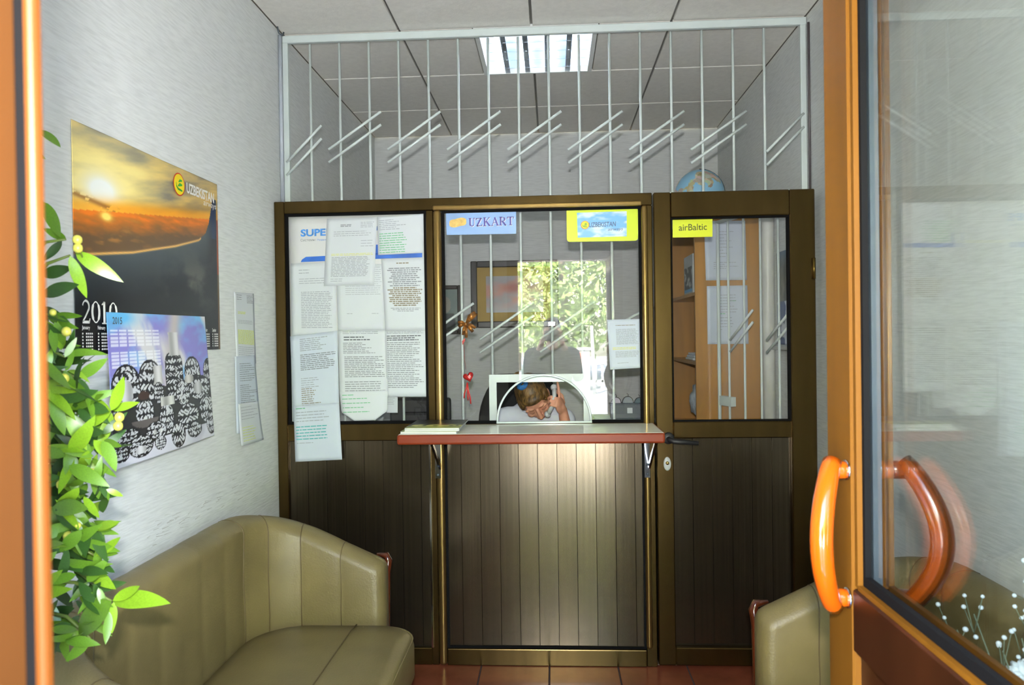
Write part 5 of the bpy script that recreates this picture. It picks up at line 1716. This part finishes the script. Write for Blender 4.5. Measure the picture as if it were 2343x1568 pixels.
face_details(Pw, Aw, 1.02, body, mat('lip', (176, 92, 78), 0.5), mat('fair_brow', (160, 112, 76), 0.7))
bm = bmesh.new()
ellipsoid(bm, (-.105, 4.055, .93), (.178, .125, .19))
ellipsoid(bm, (-.110, 4.16, .72), (.168, .14, .22))
capsule(bm, (-.245, 4.005, 1.018), (.040, 4.00, 1.015), .066, .066)
capsule(bm, (-.16, 4.03, 1.055), (-.05, 4.03, 1.055), .055, .055)
capsule(bm, shR, shR.lerp(elR, .62), .064, .060); capsule(bm, shL, shL.lerp(elL, .60), .062, .058)
tsh = fused('t_shirt', bm, .009, M_SHIRT, wm, 5)
tube('collar', [(-.105 + .066 * math.cos(R(a)), 3.985 + .05 * math.sin(R(a)), 1.075 + .022 * math.sin(R(a))) for a in range(0, 361, 24)], .006, M_SHIRT, tsh, 8)
bm = bmesh.new()
ellipsoid(bm, (-.115, 4.23, .57), (.185, .17, .12))
for q in (-1, 1):
    capsule(bm, (-.115 + q * .09, 4.20, .56), (-.115 + q * .115, 3.80, .545), .085, .062)
    capsule(bm, (-.115 + q * .115, 3.80, .545), (-.115 + q * .115, 3.84, .10), .060, .042)
fused('trousers', bm, .014, M_TROUS, wm, 4)
for q in (-1, 1):
    bm = bmesh.new()
    ellipsoid(bm, (-.115 + q * .115, 3.78, .045), (.042, .115, .042))
    capsule(bm, (-.115 + q * .115, 3.84, .05), (-.115 + q * .115, 3.84, .11), .042, .040)
    fused('shoe', bm, .008, M_SHOE, wm, 3)
bm = bmesh.new()
A = Aw
ellipsoid(bm, Pw(0, -.022, .040), (.083, .099, .094), A)
ellipsoid(bm, Pw(0, -.045, .00), (.078, .074, .088), A)
for q in (-1, 1): ellipsoid(bm, Pw(q * .066, .012, .030), (.018, .046, .045), A)
ellipsoid(bm, Pw(0, .048, .078), (.058, .040, .028), A)
hair = fused('hair', bm, .005, M_HAIR, wm, 2)
bunc = Pw(.022, -.072, .118)
bm = bmesh.new()
ellipsoid(bm, bunc, (.036, .030, .034), A)
for k in range(7):
    a = 2 * PI * k / 7
    ellipsoid(bm, bunc + A[0] * .018 * math.cos(a) + A[2] * .018 * math.sin(a), (.016, .014, .016), A)
fused('hair_bun', bm, .004, M_HAIR, hair, 2)
lathe_c = Pw(.016, -.018, .124)
tube('scrunchie', [lathe_c + A[0] * .020 * math.cos(R(a)) + A[1] * .017 * math.sin(R(a)) for a in range(0, 361, 20)], .0135, mat('blue_scrunchie', (40, 110, 170), 0.7, var=0.3, scale=80), hair, 8)
# telephone handset held at the ear
ht_, hb_ = Vector((.010, 3.772, 1.212)), Vector((-.030, 3.760, 1.050))
ph = thing('telephone_handset', hb_, 'light grey telephone handset in the woman\'s hand', 'telephone')
M_HS = mat('handset_grey', (196, 200, 200), 0.4)
dirh = (ht_ - hb_).normalized()
inw = Vector((-.55, .8, .1)); inw = (inw - dirh * inw.dot(dirh)).normalized()
tube('grip', [hb_ + dirh * .02 - inw * .004, hb_.lerp(ht_, .3) - inw * .018, hb_.lerp(ht_, .7) - inw * .018, ht_ - dirh * .02 - inw * .004], [.012, .0115, .0115, .012], M_HS, ph, 12)
for c_ in (hb_ + dirh * .014, ht_ - dirh * .014):
    ax_ = inw
    tube('ear_cup' if c_.z > 1.15 else 'mouth_cup', [c_ - ax_ * .012, c_ - ax_ * .006, c_ + ax_ * .006, c_ + ax_ * .010], [.009, .016, .017, .014], M_HS, ph, 16)

# --- the photographer, mirrored in the service window
GZ0 = -.03
pg = thing('person', (0, -.33, GZ0), 'photographer in dark clothes holding a camera, mirrored in the service window', 'person')
hc2 = Vector((.005, -.285, 1.505))
bm = bmesh.new()
Pp, Ap = head_prims(bm, hc2, Vector((0, 1, -.08)), Vector((0, .05, 1)), 1.0)
capsule(bm, Pp(0, -.03, -.06), (0, -.33, 1.33), .055, .058)
CAMB = Vector((0, -.112, 1.462))
for q in (-1, 1):
    sh_, el_, wr_ = Vector((q * .195, -.34, 1.285)), Vector((q * .235, -.20, 1.09)), Vector((q * .098, -.155, 1.375))
    capsule(bm, sh_, el_, .050, .040); capsule(bm, el_, (el_ + wr_) / 2, .040, .036); capsule(bm, (el_ + wr_) / 2, wr_, .036, .026)
    hand(bm, wr_, (-q * .18, .40, .95), (-q * .9, .3, .1), -q, [(25, 40, 30), (35, 50, 30), (40, 55, 30), (42, 55, 30), (.8, .1, .6)])
pb = fused('body', bm, .006, M_SKIN, pg, 3)
face_details(Pp, Ap, 1.0, pb, MATS['lip'], mat('dark_brow', (50, 40, 34), 0.7))
bm = bmesh.new()
ellipsoid(bm, (0, -.345, 1.13), (.195, .125, .24)); ellipsoid(bm, (0, -.35, .95), (.175, .125, .20))
capsule(bm, (-.17, -.34, 1.285), (.17, -.34, 1.285), .072, .072)
for q in (-1, 1):
    sh_, el_, wr_ = Vector((q * .195, -.34, 1.285)), Vector((q * .235, -.20, 1.09)), Vector((q * .098, -.155, 1.375))
    capsule(bm, sh_, el_, .066, .054); capsule(bm, el_, el_.lerp(wr_, .75), .052, .042)
fused('jacket', bm, .011, mat('dark_jacket', (46, 50, 56), 0.85), pg, 4)
bm = bmesh.new()
ellipsoid(bm, (0, -.35, .86), (.175, .13, .13))
for q in (-1, 1):
    capsule(bm, (q * .085, -.35, .82), (q * .10, -.345, .46), .088, .062); capsule(bm, (q * .10, -.345, .46), (q * .105, -.36, .06), .060, .045)
fused('trousers', bm, .014, M_TROUS, pg, 4)
for q in (-1, 1):
    bm = bmesh.new()
    ellipsoid(bm, (q * .11, -.315, GZ0 + .045), (.045, .125, .043)); capsule(bm, (q * .105, -.365, .03), (q * .105, -.36, .10), .045, .046)
    fused('shoe', bm, .009, M_SHOE, pg, 3)
bm = bmesh.new()
ellipsoid(bm, Pp(0, -.022, .045), (.080, .098, .084), Ap); ellipsoid(bm, Pp(0, -.05, .0), (.076, .066, .082), Ap)
fused('hair', bm, .007, mat('dark_hair', (44, 36, 30), 0.5, var=0.3, scale=60), pg, 2)
cm = thing('camera', CAMB, 'black reflex camera held up by the photographer', 'camera')
box('camera_body', -.066, .066, -.142, -.098, 1.412, 1.508, M_OFFBLK, cm, bev=.008, seg=2)
box('pentaprism', -.030, .030, -.138, -.086, 1.505, 1.545, M_OFFBLK, cm, bev=.008, seg=2)
lathe('lens', [(.0, 0), (.030, 0), (.033, .01), (.033, .05), (.035, .085), (.030, .086), (.026, .078), (.0, .074)], (0, -.098, CAM_H), M_OFFBLK, cm, 28, 'Y')
box('flash_housing', -.030, .030, -.088, -.056, CAM_H + .088, CAM_H + .122, M_OFFBLK, cm, bev=.004)
box('grip', -.072, -.046, -.105, -.078, 1.415, 1.498, M_OFFBLK, cm, bev=.010, seg=2)

# ------------------------------------------------------------------ outside, mirrored in the glass
gd = struct(box('ground_outside', -30, 30, -45, .30, -.30, GZ0, M_GRASSGRD), 'sunlit pale paving outside the entrance', 'ground')
def tree(x, y, h, cr, n, seed, label, tint):
    rnd = random.Random(seed)
    t = thing('garden_tree', (x, y, GZ0), label, 'tree', 'trees outside')
    tube('trunk', [(x, y, GZ0), (x + .1, y, h * .3), (x - .05, y + .1, h * .6), (x, y, h * .9)], [.16, .13, .09, .03], mat('bark', (96, 80, 62), 0.9), t, 8)
    V, Fs = [], []
    for k in range(n):
        while True:
            p = Vector((rnd.uniform(-1, 1), rnd.uniform(-1, 1), rnd.uniform(-1, 1)))
            if p.length < 1 and (p.length > .45 or rnd.random() < .3): break
        c_ = Vector((x + p.x * cr, y + p.y * cr, h * .52 + p.z * h * .46))
        a = Vector((rnd.gauss(0, 1), rnd.gauss(0, 1), rnd.gauss(0, 1))).normalized()
        b = a.cross(Vector((rnd.gauss(0, 1), rnd.gauss(0, 1), rnd.gauss(0, 1)))).normalized()
        s_ = rnd.uniform(.09, .2)
        o = len(V)
        V += [c_ - a * s_, c_ + b * s_ * .45, c_ + a * s_, c_ - b * s_ * .45]
        Fs.append((o, o + 1, o + 2, o + 3))
    f_ = mesh_obj('foliage', V, Fs, tint, t)
    f_['kind'] = 'stuff'
L1 = mat('tree_leaf_light', (186, 194, 118), 0.6, var=0.35, scale=1.5)
L2 = mat('tree_leaf_mid', (150, 172, 96), 0.6, var=0.35, scale=1.5)
tree(-2.6, -9.5, 6.0, 2.1, 5600, 1, 'light green leafy tree outside, nearest the entrance on the left of the mirror image', L1)
tree(.35, -18.0, 7.5, 2.6, 6500, 2, 'broad mid green tree outside, behind the photographer in the mirror image', L2)
tree(4.4, -9.0, 6.0, 1.9, 3600, 3, 'mid green leafy tree outside, standing right of the white railing', L2)
tree(-5.4, -15.0, 7.0, 2.4, 3000, 4, 'light green leafy tree outside, farthest to the left of the mirror image', L1)
tree(5.8, -19.0, 8.0, 2.7, 3600, 6, 'broad mid green tree outside, far behind at the right', L2)
tree(-1.5, -25.5, 9.5, 4.0, 4200, 5, 'broad light green tree outside, farthest from the entrance', L1)
M_RAILW = mat('white_rail', (232, 232, 226), 0.5)
rl = thing('garden_railing', (2.0, -14.5, GZ0), 'white garden railing outside, mirrored in the service window', 'railing')
for z in (.12, .62):
    box('rail', .95, 4.2, -14.52, -14.48, z, z + .07, M_RAILW, rl)
for k in range(17):
    box('baluster', 1.0 + k * .19, 1.06 + k * .19, -14.52, -14.48, GZ0, .64, M_RAILW, rl)
gp_ = thing('gate_pillar', (.85, -13.5, GZ0), 'white gate pillar with red stripe outside beside the railing', 'pillar')
box('shaft', .70, 1.0, -13.65, -13.35, GZ0, 1.05, M_RAILW, gp_, bev=.01)
box('cap', .66, 1.04, -13.69, -13.31, 1.05, 1.13, M_RAILW, gp_, bev=.02)
box('stripe', .695, .78, -13.66, -13.34, .35, 1.0, mat('brick_red', (170, 80, 66), 0.7), gp_)
tag(tube('lamp_pole', [(1.06, -12.2, GZ0), (1.00, -12.2, 1.7)], [.05, .035], M_RAILW, None, 10), 'slim white pole outside, mirrored above the railing', 'pole')
